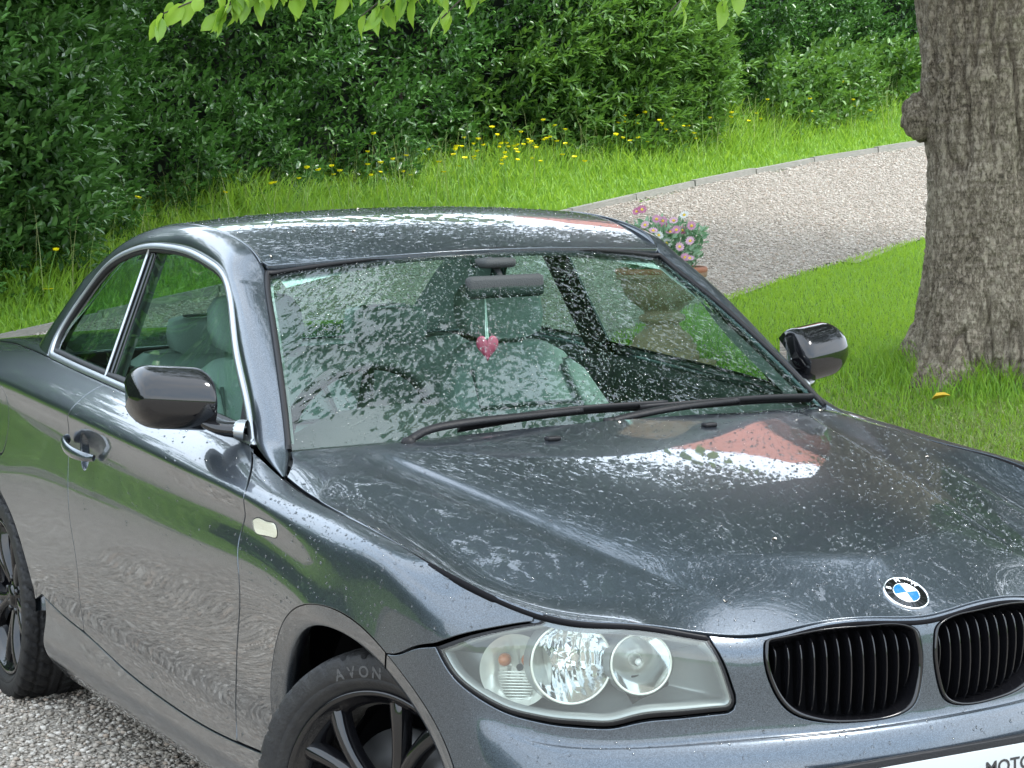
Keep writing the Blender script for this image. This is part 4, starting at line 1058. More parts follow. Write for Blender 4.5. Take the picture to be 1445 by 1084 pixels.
def fbm(P, o=4, seed=0):
    P = np.atleast_2d(np.asarray(P, float)); r = 0; a = .5
    for k in range(o): r = r + a*vnoise(P*2**k + 17.3*k, seed+k); a *= .5
    return r
def fast_mesh(name, V, F, rnd_=None, smooth=False):
    """big meshes straight from arrays; F is (n, 3) or (n, 4)"""
    V = np.asarray(V, np.float32); F = np.asarray(F, np.int32); n, k = F.shape
    me = bpy.data.meshes.new(name); me.vertices.add(len(V)); me.vertices.foreach_set('co', V.ravel())
    me.loops.add(n*k); me.loops.foreach_set('vertex_index', F.ravel()); me.polygons.add(n); me.polygons.foreach_set('loop_start', np.arange(0, n*k, k, dtype=np.int32))
    if smooth: me.polygons.foreach_set('use_smooth', np.ones(n, bool))
    me.update(calc_edges=True)
    if rnd_ is not None:
        a = me.attributes.new('rnd', 'FLOAT', 'POINT'); a.data.foreach_set('value', np.asarray(rnd_, np.float32))
    return me
def leaf_geo(base, d, nrm, L, W, fold=.25, droop=.12):
    """oval leaves folded on the midrib: 6 vertices, 2 quads each"""
    d = d/np.linalg.norm(d, axis=1)[:, None]; s = np.cross(d, nrm); s /= np.maximum(np.linalg.norm(s, axis=1), 1e-6)[:, None]; n = np.cross(s, d)
    L, W = L[:, None], W[:, None]
    def pt(a, b, c): return base + d*L*a + s*W*b + n*W*c
    V = np.stack([base, pt(.32, .46, fold), pt(.70, .40, fold*.7), pt(1, 0, -droop), pt(.70, -.40, fold*.7), pt(.32, -.46, fold)], 1)
    o = (np.arange(len(base))*6)[:, None]
    F = np.concatenate([o+np.array([[0, 3, 2, 1]]), o+np.array([[0, 5, 4, 3]])])
    return V.reshape(-1, 3), F
def leaf_mat(name, dark, light, rough=.42, trans=.25, tcol=(.22, .42, .06), spec=.5):
    m = bpy.data.materials.new(name); m.use_nodes = True; nt = m.node_tree; b = nt.nodes['Principled BSDF']
    at_ = nt.nodes.new('ShaderNodeAttribute'); at_.attribute_name = 'rnd'
    r = nt.nodes.new('ShaderNodeValToRGB'); r.color_ramp.elements[0].color = (*dark, 1); r.color_ramp.elements[1].color = (*light, 1)
    nt.links.new(at_.outputs['Fac'], r.inputs[0]); nt.links.new(r.outputs[0], b.inputs['Base Color'])
    b.inputs['Roughness'].default_value = rough; b.inputs['Specular IOR Level'].default_value = spec
    t = nt.nodes.new('ShaderNodeBsdfTranslucent'); t.inputs[0].default_value = (*tcol, 1); mx = nt.nodes.new('ShaderNodeMixShader'); mx.inputs[0].default_value = trans
    nt.links.new(b.outputs[0], mx.inputs[1]); nt.links.new(t.outputs[0], mx.inputs[2]); nt.links.new(mx.outputs[0], nt.nodes['Material Output'].inputs[0])
    return m
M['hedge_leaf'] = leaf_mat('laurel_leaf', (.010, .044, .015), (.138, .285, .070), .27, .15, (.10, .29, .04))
M['shrub_leaf'] = leaf_mat('shrub_leaf', (.028, .085, .018), (.15, .29, .055), .42, .2, (.2, .4, .05))
M['cherry_leaf'] = leaf_mat('cherry_leaf', (.10, .22, .025), (.26, .42, .055), .42, .42, (.42, .62, .06))
M['crown_leaf'] = leaf_mat('crown_leaf', (.022, .055, .012), (.055, .11, .022), .5, .16, (.14, .26, .03), .3)
M['grass'] = leaf_mat('grass_blade', (.075, .20, .018), (.27, .44, .05), .5, .40, (.40, .62, .06))
M['lawn_grass'] = leaf_mat('lawn_blade', (.095, .225, .016), (.27, .44, .04), .5, .40, (.42, .62, .05))
M['dry_grass'] = leaf_mat('dry_blade', (.12, .24, .04), (.36, .38, .16), .6, .25, (.4, .4, .15))
M['core'] = mat('hedge_inner_shade', (.006, .013, .005), .9)  # near-black colour standing in for the shade deep between the leaves
M['bark_dark'] = mat('twig_bark', (.055, .042, .032), .8)

# ---- ground sheets
def terrain_sheet(name, us, ps, lift, m, keep=None):
    Ug, Pg = np.meshgrid(us, ps, indexing='ij'); xy = up_xy(Ug, Pg).reshape(-1, 2); z = height(xy[:, 0], xy[:, 1]) + lift
    F = np.array(grid_faces(len(us), len(ps), flip=True))
    if keep is not None:
        c = np.stack([Ug.ravel()[F].mean(1), Pg.ravel()[F].mean(1)], 1); F = F[keep(c[:, 0], c[:, 1])]
        used = np.unique(F); rm = np.full(len(xy), -1); rm[used] = np.arange(len(used)); F = rm[F]; xy, z = xy[used], z[used]
    me = fast_mesh(name, np.c_[xy, z], F, smooth=True); o = add(name, me, None, m); return tag(o, kind='structure')
def ground_mat(name, cols, scale, bumpd, rough=.95, big=.5):
    m = bpy.data.materials.new(name); m.use_nodes = True; nt = m.node_tree; b = nt.nodes['Principled BSDF']; b.inputs['Roughness'].default_value = rough; b.inputs['Specular IOR Level'].default_value = .25
    tc = nt.nodes.new('ShaderNodeTexCoord'); v = nt.nodes.new('ShaderNodeTexVoronoi'); v.inputs['Scale'].default_value = scale; v.inputs['Randomness'].default_value = 1
    n = nt.nodes.new('ShaderNodeTexNoise'); n.inputs['Scale'].default_value = big; n.inputs['Detail'].default_value = 8
    r = nt.nodes.new('ShaderNodeValToRGB'); e = r.color_ramp.elements
    e[0].color = (*cols[0], 1); e[1].color = (*cols[-1], 1)
    for k, c in enumerate(cols[1:-1]): q = e.new((k+1)/(len(cols)-1)); q.color = (*c, 1)
    sep = nt.nodes.new('ShaderNodeSeparateColor'); ma = nt.nodes.new('ShaderNodeMath'); ma.operation = 'MULTIPLY_ADD'; ma.inputs[1].default_value = .55
    ma2 = nt.nodes.new('ShaderNodeMath'); ma2.operation = 'MULTIPLY'; ma2.inputs[1].default_value = .45
    nt.links.new(tc.outputs['Object'], v.inputs['Vector']); nt.links.new(tc.outputs['Object'], n.inputs['Vector']); nt.links.new(v.outputs['Color'], sep.inputs[0]); nt.links.new(n.outputs['Fac'], ma2.inputs[0])
    nt.links.new(sep.outputs[0], ma.inputs[0]); nt.links.new(ma2.outputs[0], ma.inputs[2]); nt.links.new(ma.outputs[0], r.inputs[0]); nt.links.new(r.outputs[0], b.inputs['Base Color'])
    bp = nt.nodes.new('ShaderNodeBump'); bp.inputs['Strength'].default_value = 1; bp.inputs['Distance'].default_value = bumpd; bp.invert = True
    nt.links.new(v.outputs['Distance'], bp.inputs['Height']); nt.links.new(bp.outputs[0], b.inputs['Normal'])
    return m
M['gravel'] = ground_mat('gravel', [(.17, .145, .116), (.265, .232, .193), (.345, .31, .266), (.45, .412, .36)], 85, .012)
M['turf'] = ground_mat('turf', [(.06, .125, .014), (.09, .18, .02), (.13, .22, .03)], 30, .02)
KU = [-40, 4.05, 9.5, 11.35, 13.0, 14.4, 18, 30, 60]; KP = [7.2, 5.91, 5.56, 5.46, 5.27, 4.95, 4.2, 2.0, -3]
NU = [3.0, 7.05, 8.03, 8.96, 9.77, 14, 30, 60]; NP = [3.36, 3.24, 3.16, 3.07, 2.99, 2.4, 0, -6]
def kerb_p(u): return np.interp(u, KU, KP)
def near_p(u): return np.interp(u, NU, NP)
def is_lawn(u, p):
    ul = 3.25 + .10*np.maximum(0, -p); r = 1.2
    a = near_p(u) - p; b = u - ul
    return (a > 0) & (b > 0) & ~((a < r) & (b < r) & ((r-a)**2 + (r-b)**2 > r*r))
def is_gravel(u, p): return (p < kerb_p(u)) & ~is_lawn(u, p) & (p > -9.5)
far = np.concatenate([np.linspace(-160, -22, 24), np.linspace(-20, 32, 131), np.linspace(34, 170, 24)])
farp = np.concatenate([np.linspace(-160, -16, 20), np.linspace(-14, 12, 66), np.linspace(13, 160, 24)])
terrain_sheet('ground', far, farp, 0, 'turf')
terrain_sheet('gravel_drive', np.arange(-22, 34, .16), np.arange(-9.6, 8, .16), .014, 'gravel', is_gravel)

# ---- loose stones where the gravel is seen
def stones(name, N, sampler, s0, s1, label):
    pts = sampler(N); n = len(pts)
    phi = (1+5**.5)/2; ico = np.array([(-1, phi, 0), (1, phi, 0), (-1, -phi, 0), (1, -phi, 0), (0, -1, phi), (0, 1, phi), (0, -1, -phi), (0, 1, -phi), (phi, 0, -1), (phi, 0, 1), (-phi, 0, -1), (-phi, 0, 1)])/1.9
    IF = np.array([(0, 11, 5), (0, 5, 1), (0, 1, 7), (0, 7, 10), (0, 10, 11), (1, 5, 9), (5, 11, 4), (11, 10, 2), (10, 7, 6), (7, 1, 8), (3, 9, 4), (3, 4, 2), (3, 2, 6), (3, 6, 8), (3, 8, 9), (4, 9, 5), (2, 4, 11), (6, 2, 10), (8, 6, 7), (9, 8, 1)])
    sz = s0 + (s1-s0)*rng.random(n)**2.2
    V = ico[None]*(1+.35*(rng.random((n, 12, 1))-.5)) * np.stack([sz*(.7+.6*rng.random(n)), sz*(.7+.6*rng.random(n)), sz*(.45+.35*rng.random(n))], 1)[:, None]
    a = rng.random(n)*2*PI; c, s_ = np.cos(a)[:, None], np.sin(a)[:, None]
    V = np.stack([V[..., 0]*c - V[..., 1]*s_, V[..., 0]*s_ + V[..., 1]*c, V[..., 2]], -1)
    z = height(pts[:, 0], pts[:, 1]) + .016 + sz*.12
    V = V + np.c_[pts, z][:, None]
    F = (np.arange(n)*12)[:, None, None] + IF[None]
    me = fast_mesh(name, V.reshape(-1, 3), F.reshape(-1, 3), np.repeat(rng.random(n), 12)); o = add(name, me, None, M['stone']); return tag(o, label, 'gravel', kind='stuff')
def stone_mat():
    m = bpy.data.materials.new('gravel_stone'); m.use_nodes = True; nt = m.node_tree; b = nt.nodes['Principled BSDF']; b.inputs['Roughness'].default_value = .85
    at_ = nt.nodes.new('ShaderNodeAttribute'); at_.attribute_name = 'rnd'; r = nt.nodes.new('ShaderNodeValToRGB'); e = r.color_ramp.elements
    e[0].color = (.20, .172, .14, 1); e[1].color = (.49, .45, .395, 1)
    for p, c in ((.25, (.29, .255, .21)), (.5, (.355, .32, .275)), (.72, (.34, .27, .21)), (.76, (.40, .367, .32))): q = e.new(p); q.color = (*c, 1)
    nt.links.new(at_.outputs['Fac'], r.inputs[0]); nt.links.new(r.outputs[0], b.inputs['Base Color']); return m
M['stone'] = stone_mat()
def near_gravel(N):
    q = np.c_[rng.uniform(-4.2, .1, N), rng.uniform(-2.6, -.45, N)]
    return q
def drive_gravel(N):
    u = rng.uniform(3.6, 15.5, N*2); p = rng.uniform(2.4, 6.0, N*2); k = is_gravel(u, p); return up_xy(u[k], p[k])[:N]
stones('gravel_stones', 34000, near_gravel, .0040, .0115, 'loose pale gravel stones beside the car')
stones('drive_stones', 70000, drive_gravel, .005, .0105, 'loose pale gravel stones on the drive behind')

# ---- edging stones of the drive
kerb = empty('kerb', (0, 0, 0), 'low worn concrete edging between gravel drive and grass verge', 'kerb')
M['concrete'] = mat('worn_concrete', (.30, .28, .25), .9, noise=(14, .6, (.17, .17, .14)), bump=(60, .5))
u = -6.0; v_, f_ = box_geo((0, 0, 0), (1, 1, 1)); kb = mesh('edging_stone', v_, f_, False); kb.materials.append(M['concrete'])
while u < 22:
    L = .88 + .06*rnd.random(); a, b = up_xy(u, kerb_p(u)+.03), up_xy(u+L, kerb_p(u+L)+.03); c = (a+b)/2; za, zb = height(*a), height(*b)
    o = add('edging_stone', kb, kerb); o.scale = (np.hypot(*(b-a))-.012, .05, .15); o.location = (c[0], c[1], (za+zb)/2 - .020 + rnd.uniform(-.010, .010))
    o.rotation_euler = (rnd.uniform(-.06, .06), -math.atan2(zb-za, np.hypot(*(b-a))), math.atan2(*(b-a)[::-1])); u += L

# ---- grass
HU = [-16, 0, 4.0, 4.9, 5.8, 6.6, 7.5, 8.55, 10.6, 11.6, 12.8, 14.2, 15.6, 17.2, 24, 34]; HP = [8.2, 7.5, 6.85, 6.8, 7.05, 7.2, 7.35, 7.25, 7.0, 6.7, 6.35, 6.25, 6.15, 6.05, 4.6, 2.5]
hp_f = lambda u: np.interp(u, HU, HP)
def blades(name, xy, h, w, m, lean=.5, label=None, cat='grass', parent=None, rb=None, flop=None):
    n = len(xy); z = height(xy[:, 0], xy[:, 1]) - .004; base = np.c_[xy, z]
    a = rng.random(n)*2*PI; side = np.stack([np.cos(a), np.sin(a), 0*a], 1); b = rng.random(n)*2*PI
    ln = lean*(.25+.75*rng.random(n)) if flop is None else flop
    ld = np.stack([np.cos(b), np.sin(b), 0*b], 1)*ln[:, None]; up = np.array([0, 0, 1.])
    h = h[:, None]; w = w[:, None] if hasattr(w, '__len__') else w
    m1 = base + up*h*.5 + ld*h*.22; m2 = base + up*h*(.85-.1*ln[:, None]) + ld*h*.62; tip = base + up*h*(1-.35*ln[:, None]) + ld*h*1.05
    V = np.stack([base-side*w, base+side*w, m1-side*w*.85, m1+side*w*.85, m2-side*w*.5, m2+side*w*.5, tip], 1).reshape(-1, 3)
    o = (np.arange(n)*7)[:, None, None]; F = (o + np.array([[(0, 1, 3), (0, 3, 2), (2, 3, 5), (2, 5, 4), (4, 5, 6)]])).reshape(-1, 3)
    r = rng.random(n) if rb is None else rb
    me = fast_mesh(name, V, F, np.repeat(r, 7)); ob = add(name, me, parent, m)
    return tag(ob, label, cat, kind='stuff')
# mown lawn between the car and the drive
N = 210000; u = rng.uniform(3.3, 10.6, N); p = rng.uniform(-2.2, 3.3, N); k = is_lawn(u, p-.015); u, p = u[k], p[k]
xy = up_xy(u, p); patch = fbm(np.c_[u, p]*.9, 3, 5)
blades('lawn', xy, (.028+.034*rng.random(len(u)))*(1+.5*(patch-.4)), .0022, 'lawn_grass', .9, 'short bright green mown lawn beyond the bonnet', rb=np.clip(patch*.7+.5*rng.random(len(u))-.05, 0, 1))
N = 90000; u = rng.uniform(3.3, 17, N); p = rng.uniform(-9, 3.0, N); k = is_lawn(u, p-.015) & ~((u < 10.6) & (p > -2.2)); u, p = u[k], p[k]
blades('outer_lawn', up_xy(u, p), .03+.03*rng.random(len(u)), .004, 'lawn_grass', .9, 'short mown lawn stretching away to the right of the tree', rb=np.clip(fbm(np.c_[u, p]*.9, 3, 5)*.7+.5*rng.random(len(u))-.05, 0, 1))
# rank grass in the verge
N = 120000; u = rng.uniform(-6, 20, N)**1.0; w_ = rng.random(N)**.8; kp = kerb_p(u)+.04; hp = np.interp(u, [-20, 5.4, 7.5, 9.8, 12, 14.7, 18, 30], [7.6, 7.3, 8.0, 8.2, 7.9, 7.1, 7.0, 6.0])*0 + hp_f(u) + .30
p = kp + (hp-kp)*w_; xy = up_xy(u, p); pt_ = fbm(np.c_[u, p]*1.3, 3, 9)
hh = (.08 + .36*sstep(.05, .85, w_)*(.35+1.1*pt_))*(.55+.75*rng.random(N))
blades('verge_grass', xy, hh, .0030+.0030*rng.random(N), 'grass', .85, 'long lush grass on the verge below the hedge', rb=np.clip(.25+.6*pt_+.35*(rng.random(N)-.5), 0, 1))
N = 420; u = rng.uniform(2, 18, N); w_ = .35+.6*rng.random(N); xy = up_xy(u, kerb_p(u)+(hp_f(u)-kerb_p(u))*w_)
blades('grass_stalks', xy, .42+.30*rng.random(N), .0016, 'dry_grass', .35, 'thin pale seeding grass stalks standing above the verge')
# taller tufts round the foot of the tree
TREE = np.array([-4.19, 4.26])
N = 9000; a = rng.uniform(0, 2*PI, N); r = .34+.42*np.abs(rng.normal(0, .55, N)); xy = TREE + np.c_[r*np.cos(a), r*np.sin(a)]
blades('tree_tuft_grass', xy, (.05+.17*rng.random(N))*np.exp(-(r-.34)/.5)*(1+.9*(np.cos(a-1.2) > .3)), .0026, 'grass', .8, 'unmown grass tuft round the foot of the tree trunk')
# dry thatch patch before the trunk
N = 15000; u = rng.normal(4.75, .5, N); p = rng.normal(1.15, .6, N); k = is_lawn(u, p); xy = up_xy(u[k], p[k])
blades('thatch', xy, .03+.03*rng.random(k.sum()), .002, 'dry_grass', 1.3, 'yellowed thatch in the lawn before the tree')

# ---- hedge and shrubs
def sprigs(u, z, pfun, lump, seed, nl, L, spread=.55, out=.9, upw=.55, depth=.34):
    """leafy shoots over a lumpy front; returns leaf arrays"""
    n = len(u); g = lump*(fbm(np.c_[u*1.5, z*1.7], 3, seed)-.45)*2 + .10*(vnoise(np.c_[u*5, z*5], seed+9)-.5)
    p = pfun(u) - g + depth*rng.random(n)**1.6 - .05
    xy = up_xy(u, p); P0 = np.c_[xy, height(*up_xy(u, pfun(u)).T) + z]
    ax = np.c_[-PV[0]*out + rng.normal(0, spread, n), -PV[1]*out + rng.normal(0, spread, n), upw + rng.normal(0, spread, n)]; ax /= np.linalg.norm(ax, axis=1)[:, None]
    ln = .12+.16*rng.random(n)
    t = (np.arange(nl)+.5)/nl
    B = P0[:, None] + ax[:, None]*(ln[:, None]*t[None])[..., None]
    ang = (np.arange(nl)*2.4)[None] + rng.random(n)[:, None]*6.28
    e1 = np.cross(ax, [0, 0, 1.]); e1 /= np.maximum(np.linalg.norm(e1, axis=1), 1e-6)[:, None]; e2 = np.cross(ax, e1)
    rad = np.cos(ang)[..., None]*e1[:, None] + np.sin(ang)[..., None]*e2[:, None]
    d = rad*(1.05-.75*t)[None, :, None] + ax[:, None]*(.35+.9*t)[None, :, None] + np.array([0, 0, .12])
    nm = ax[:, None]*.6 + np.array([0, 0, 1.1]) - rad*.25 + rng.normal(0, .25, (n, nl, 3))
    Ls = L*(.65+.6*rng.random((n, nl)))*(1-.25*t[None])
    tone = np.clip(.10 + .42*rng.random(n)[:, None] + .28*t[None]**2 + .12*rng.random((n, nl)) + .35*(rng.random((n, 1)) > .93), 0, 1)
    return B.reshape(-1, 3), d.reshape(-1, 3), nm.reshape(-1, 3), Ls.ravel(), tone.ravel()
def leaf_object(name, parts, wr, parent, m, fold=.22, kind='stuff'):
    Vs, Fs, R, o = [], [], [], 0
    for B, d, nm, L, tone in parts:
        V, F = leaf_geo(B, d, nm, L, L*wr, fold); Vs.append(V); Fs.append(F+o); o += len(V); R.append(np.repeat(tone, 6))
    me = fast_mesh(name, np.concatenate(Vs), np.concatenate(Fs), np.concatenate(R)); ob = add(name, me, parent, m); ob['kind'] = kind; return ob
def big_leaf(wr, k):
    """one pointed leaf along +x: raised edges, sunken midrib, drooping and slightly toothed"""
    t = np.array([0, .10, .24, .40, .56, .72, .86, 1.]); w = np.array([.03, .30, .46, .50, .46, .34, .17, 0])*wr; w = w*(1+.05*np.array([0, 1, -1, 1, -1, 1, -1, 0]))
    z = -.16*t**2 + .02*np.sin(t*9+k); V = []
    for i in range(8):
        V += [(t[i], w[i], z[i]+.30*w[i]), (t[i]*.985, .5*w[i], z[i]+.17*w[i]), (t[i]*.97+.03*t[i], 0, z[i]), (t[i]*.985, -.5*w[i], z[i]+.17*w[i]), (t[i], -w[i], z[i]+.30*w[i])]
    F = [(i*5+j, (i+1)*5+j, (i+1)*5+j+1, i*5+j+1) for i in range(7) for j in range(4)]
    return np.array(V), np.array(F)
def single_leaves(B, d, nm, L, tone, wr, parent, m, name='leaf', levels=4):
    """the largest leaves as pieces of their own, sharing a few meshes"""
    ms = []
    for k in range(levels):
        V, F = big_leaf(wr*(.92+.08*k), k); ms.append(fast_mesh(name, V, F, np.full(len(V), (k+.5)/levels), True)); ms[-1].materials.append(M[m])
    for i in range(len(B)):
        x = Vector(d[i]).normalized(); z = Vector(nm[i]); y = z.cross(x).normalized(); z = x.cross(y)
        o = bpy.data.objects.new(name, ms[min(levels-1, int(tone[i]*levels))]); C.objects.link(o); o.parent = parent
        o.matrix_local = Matrix(((x.x*L[i], y.x*L[i], z.x*L[i], B[i][0]), (x.y*L[i], y.y*L[i], z.y*L[i], B[i][1]), (x.z*L[i], y.z*L[i], z.z*L[i], B[i][2]), (0, 0, 0, 1)))
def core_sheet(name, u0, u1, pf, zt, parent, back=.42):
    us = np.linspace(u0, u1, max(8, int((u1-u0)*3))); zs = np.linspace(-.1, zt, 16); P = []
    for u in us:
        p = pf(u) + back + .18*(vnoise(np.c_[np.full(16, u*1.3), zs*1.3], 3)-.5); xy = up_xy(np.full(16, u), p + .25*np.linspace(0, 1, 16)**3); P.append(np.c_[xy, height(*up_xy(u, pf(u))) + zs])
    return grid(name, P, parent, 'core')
hedge = empty('hedge', (*up_xy(12, 8.2), float(height(*up_xy(12, 8.2)))), None, None); hedge.location = (0, 0, 0)
tag(hedge, 'tall dense dark green laurel hedge along the top of the verge', 'hedge')
hp_f = lambda u: np.interp(u, HU, HP)
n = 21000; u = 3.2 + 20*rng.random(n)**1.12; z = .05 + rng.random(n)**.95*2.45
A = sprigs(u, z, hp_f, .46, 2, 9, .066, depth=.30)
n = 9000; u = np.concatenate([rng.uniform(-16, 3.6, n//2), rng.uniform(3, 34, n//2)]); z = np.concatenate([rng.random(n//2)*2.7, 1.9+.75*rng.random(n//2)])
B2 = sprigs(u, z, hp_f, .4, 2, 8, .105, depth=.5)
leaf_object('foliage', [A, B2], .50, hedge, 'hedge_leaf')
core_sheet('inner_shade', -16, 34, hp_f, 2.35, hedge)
for k in range(20):
    u = rnd.uniform(3.5, 22); xy = up_xy(u, hp_f(u)+.30); z0 = float(height(*xy)); tube('stem', [(xy[0], xy[1], z0-.05), (xy[0]+rnd.uniform(-.1, .1), xy[1]+rnd.uniform(-.1, .1), z0+1.2), (xy[0]+rnd.uniform(-.2, .2), xy[1]+rnd.uniform(-.2, .2), z0+2.2)], [.028, .02, .008], hedge, 'bark_dark', 6)
# bulging shrub at the left end
shl = empty('laurel_bush', (0, 0, 0), 'glossy laurel bush bulging forward at the left end of the hedge', 'bush')
bp_f = lambda u: 6.45 + .55*np.abs((np.asarray(u)-4.6)/1.35)**2.2
n = 4200; u = rng.uniform(2.2, 6.3, n); z = rng.random(n)*2.6 + .0; A = sprigs(u, z, bp_f, .22, 31, 10, .078)
big = np.argsort(-A[3])[:260]; vis = rng.permutation(big)[:240]; mask = np.ones(len(A[3]), bool); mask[vis] = False
leaf_object('foliage', [tuple(a[mask] for a in A)], .46, shl, 'hedge_leaf'); single_leaves(*[a[vis] for a in A], .46, shl, 'hedge_leaf')
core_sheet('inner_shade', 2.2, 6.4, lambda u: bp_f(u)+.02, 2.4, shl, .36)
# lighter pointed-leaved shrub in the middle
shm = empty('light_green_shrub', (0, 0, 0), 'rounded lighter green shrub standing before the hedge above the buttercups', 'shrub')
mp_f = lambda u: 6.22 + .45*np.abs((np.asarray(u)-12.4)/1.5)**2.4
n = 2600; u = rng.normal(12.4, .85, n); z = .12 + 1.45*rng.random(n)*np.sqrt(np.clip(1-((u-12.4)/2.2)**2, .05, 1)); A = sprigs(u, z, mp_f, .25, 77, 10, .085, spread=.6, upw=.35)
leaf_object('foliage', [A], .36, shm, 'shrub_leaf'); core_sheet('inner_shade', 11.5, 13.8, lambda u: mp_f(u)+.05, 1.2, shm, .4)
# low ivy and nettles under the hedge to the right
nt_ = empty('weedy_shrub', (0, 0, 0), 'low light green brambly growth at the hedge foot beside the tree trunk', 'shrub')
n = 1500; u = rng.uniform(13.6, 20, n); z = .05 + .75*rng.random(n)**1.4; A = sprigs(u, z, lambda u: hp_f(u)-.30, .2, 52, 8, .075, upw=.6)
leaf_object('foliage', [A], .55, nt_, 'shrub_leaf')
# ---------------------------------------------------------------- cherry tree
tree = empty('cherry_tree', (0, 0, 0), 'old cherry tree with banded grey brown bark beside the lawn', 'tree')
zt = float(height(*TREE)) - .06
na, nz = 340, 400
A_, Z_ = np.meshgrid(np.linspace(0, 2*PI, na, endpoint=False), np.linspace(0, 3.0, nz), indexing='ij')
lft = math.atan2(*(np.array([.4, -.9]))[::-1])                      # side seen at the left edge
R_ = np.interp(Z_, [0, .12, .3, .55, .8, 1.1, 1.5, 2.0, 2.5, 3.0], [.51, .45, .392, .352, .333, .327, .350, .405, .465, .54])
R_ = R_*(1 + np.exp(-Z_/.28)*(.22*np.cos(A_*5+.6) + .10*np.cos(A_*3)))
q3 = np.stack([np.cos(A_)*.36, np.sin(A_)*.36, Z_], -1).reshape(-1, 3)
furrow = np.abs(fbm(np.c_[q3[:, :2]*9, q3[:, 2:]*1.6], 4, 3)-.47)*2
flake = np.abs(fbm(q3*[24, 24, 20], 3, 8)-.45)*2 + .5*np.abs(vnoise(q3*[60, 60, 44], 28)-.5)
lent = np.clip(vnoise(np.c_[q3[:, :2]*2.4, q3[:, 2:]*26], 6)-.55, 0, 1)*sstep(.9, 1.4, q3[:, 2])*sstep(.35, .6, vnoise(q3*[2.2, 2.2, .8], 12))
rel = (-.038*np.exp(-(furrow/.07)**2) + .026*(.35-flake) + .055*lent + .05*(fbm(q3*2.2, 3, 20)-.45)).reshape(na, nz)
R_ = R_ + rel*(.75+.4*np.exp(-Z_))
bdir = math.atan2(*(np.array([-CAM.x+TREE[0], -CAM.y+TREE[1]]))[::-1]) + PI/2 + .10   # the burl sits on the left as seen
da = (A_-bdir+PI) % (2*PI)-PI
R_ = R_ + .03*np.exp(-((da/.22)**2 + ((Z_-1.27)/.13)**2))
tw = np.stack([TREE[0] + R_*np.cos(A_), TREE[1] + R_*np.sin(A_), zt + Z_], -1)
def bark_mat():
    m = bpy.data.materials.new('cherry_bark'); m.use_nodes = True; nt = m.node_tree; b = nt.nodes['Principled BSDF']; b.inputs['Roughness'].default_value = .8; b.inputs['Specular IOR Level'].default_value = .25
    tc = nt.nodes.new('ShaderNodeTexCoord')
    def noise(scale, detail, rough, kind='FBM'):
        mp = nt.nodes.new('ShaderNodeMapping'); mp.inputs['Scale'].default_value = scale; n = nt.nodes.new('ShaderNodeTexNoise'); n.noise_type = kind
        n.inputs['Scale'].default_value = 1; n.inputs['Detail'].default_value = detail; n.inputs['Roughness'].default_value = rough
        nt.links.new(tc.outputs['Object'], mp.inputs[0]); nt.links.new(mp.outputs[0], n.inputs['Vector']); return n.outputs['Fac']
    def math_(op, a, b_=None, c=None):
        x = nt.nodes.new('ShaderNodeMath'); x.operation = op
        for i, v in enumerate((a, b_, c)):
            if v is None: continue
            if hasattr(v, 'links'): nt.links.new(v, x.inputs[i])
            else: x.inputs[i].default_value = v
        return x.outputs[0]
    grain = noise((85, 85, 55), 8, .75); plate_ = noise((30, 30, 13), 7, .7); band = noise((6, 6, 60), 4, .6); tone = noise((3, 3, 2), 4, .5)
    crack = math_('SMOOTHSTEP' if False else 'ABSOLUTE', math_('SUBTRACT', plate_, .5)); crack = math_('MINIMUM', math_('MULTIPLY', crack, 14), 1.)
    h = math_('ADD', math_('MULTIPLY', grain, .62), math_('MULTIPLY', crack, .17)); h = math_('ADD', h, math_('MULTIPLY', band, .26)); h2 = math_('ADD', h, math_('MULTIPLY', tone, .22))
    r = nt.nodes.new('ShaderNodeValToRGB'); e = r.color_ramp.elements; e[0].position = .44; e[1].position = .90; e[0].color = (.035, .029, .023, 1); e[1].color = (.52, .46, .375, 1)
    for p, c in ((.55, (.16, .128, .094)), (.70, (.31, .258, .198))): q = e.new(p); q.color = (*c, 1)
    nt.links.new(h2, r.inputs[0]); nt.links.new(r.outputs[0], b.inputs['Base Color'])
    bp = nt.nodes.new('ShaderNodeBump'); bp.inputs['Distance'].default_value = .022; bp.inputs['Strength'].default_value = 1.; nt.links.new(h, bp.inputs['Height']); nt.links.new(bp.outputs[0], b.inputs['Normal'])
    return m
M['bark'] = bark_mat()
trunk = grid('trunk', tw, tree, 'bark', closed_u=True)
# burl: a broken, knobbly stub
bs = np.array([TREE[0]+.325*math.cos(bdir), TREE[1]+.325*math.sin(bdir), zt+1.27]); ba, bz = np.meshgrid(np.linspace(0, 2*PI, 40, endpoint=False), np.linspace(-PI/2, PI/2, 24), indexing='ij')
sp = np.stack([np.cos(bz)*np.cos(ba), np.cos(bz)*np.sin(ba), np.sin(bz)], -1); rr_ = (1 + .45*(fbm(sp.reshape(-1, 3)*3.5, 4, 4)-.45)).reshape(40, 24, 1)
grid('burl', bs + np.array([math.cos(bdir), math.sin(bdir), 0])*.03 + sp*rr_*[.093, .093, .115], tree, 'bark', closed_u=True)
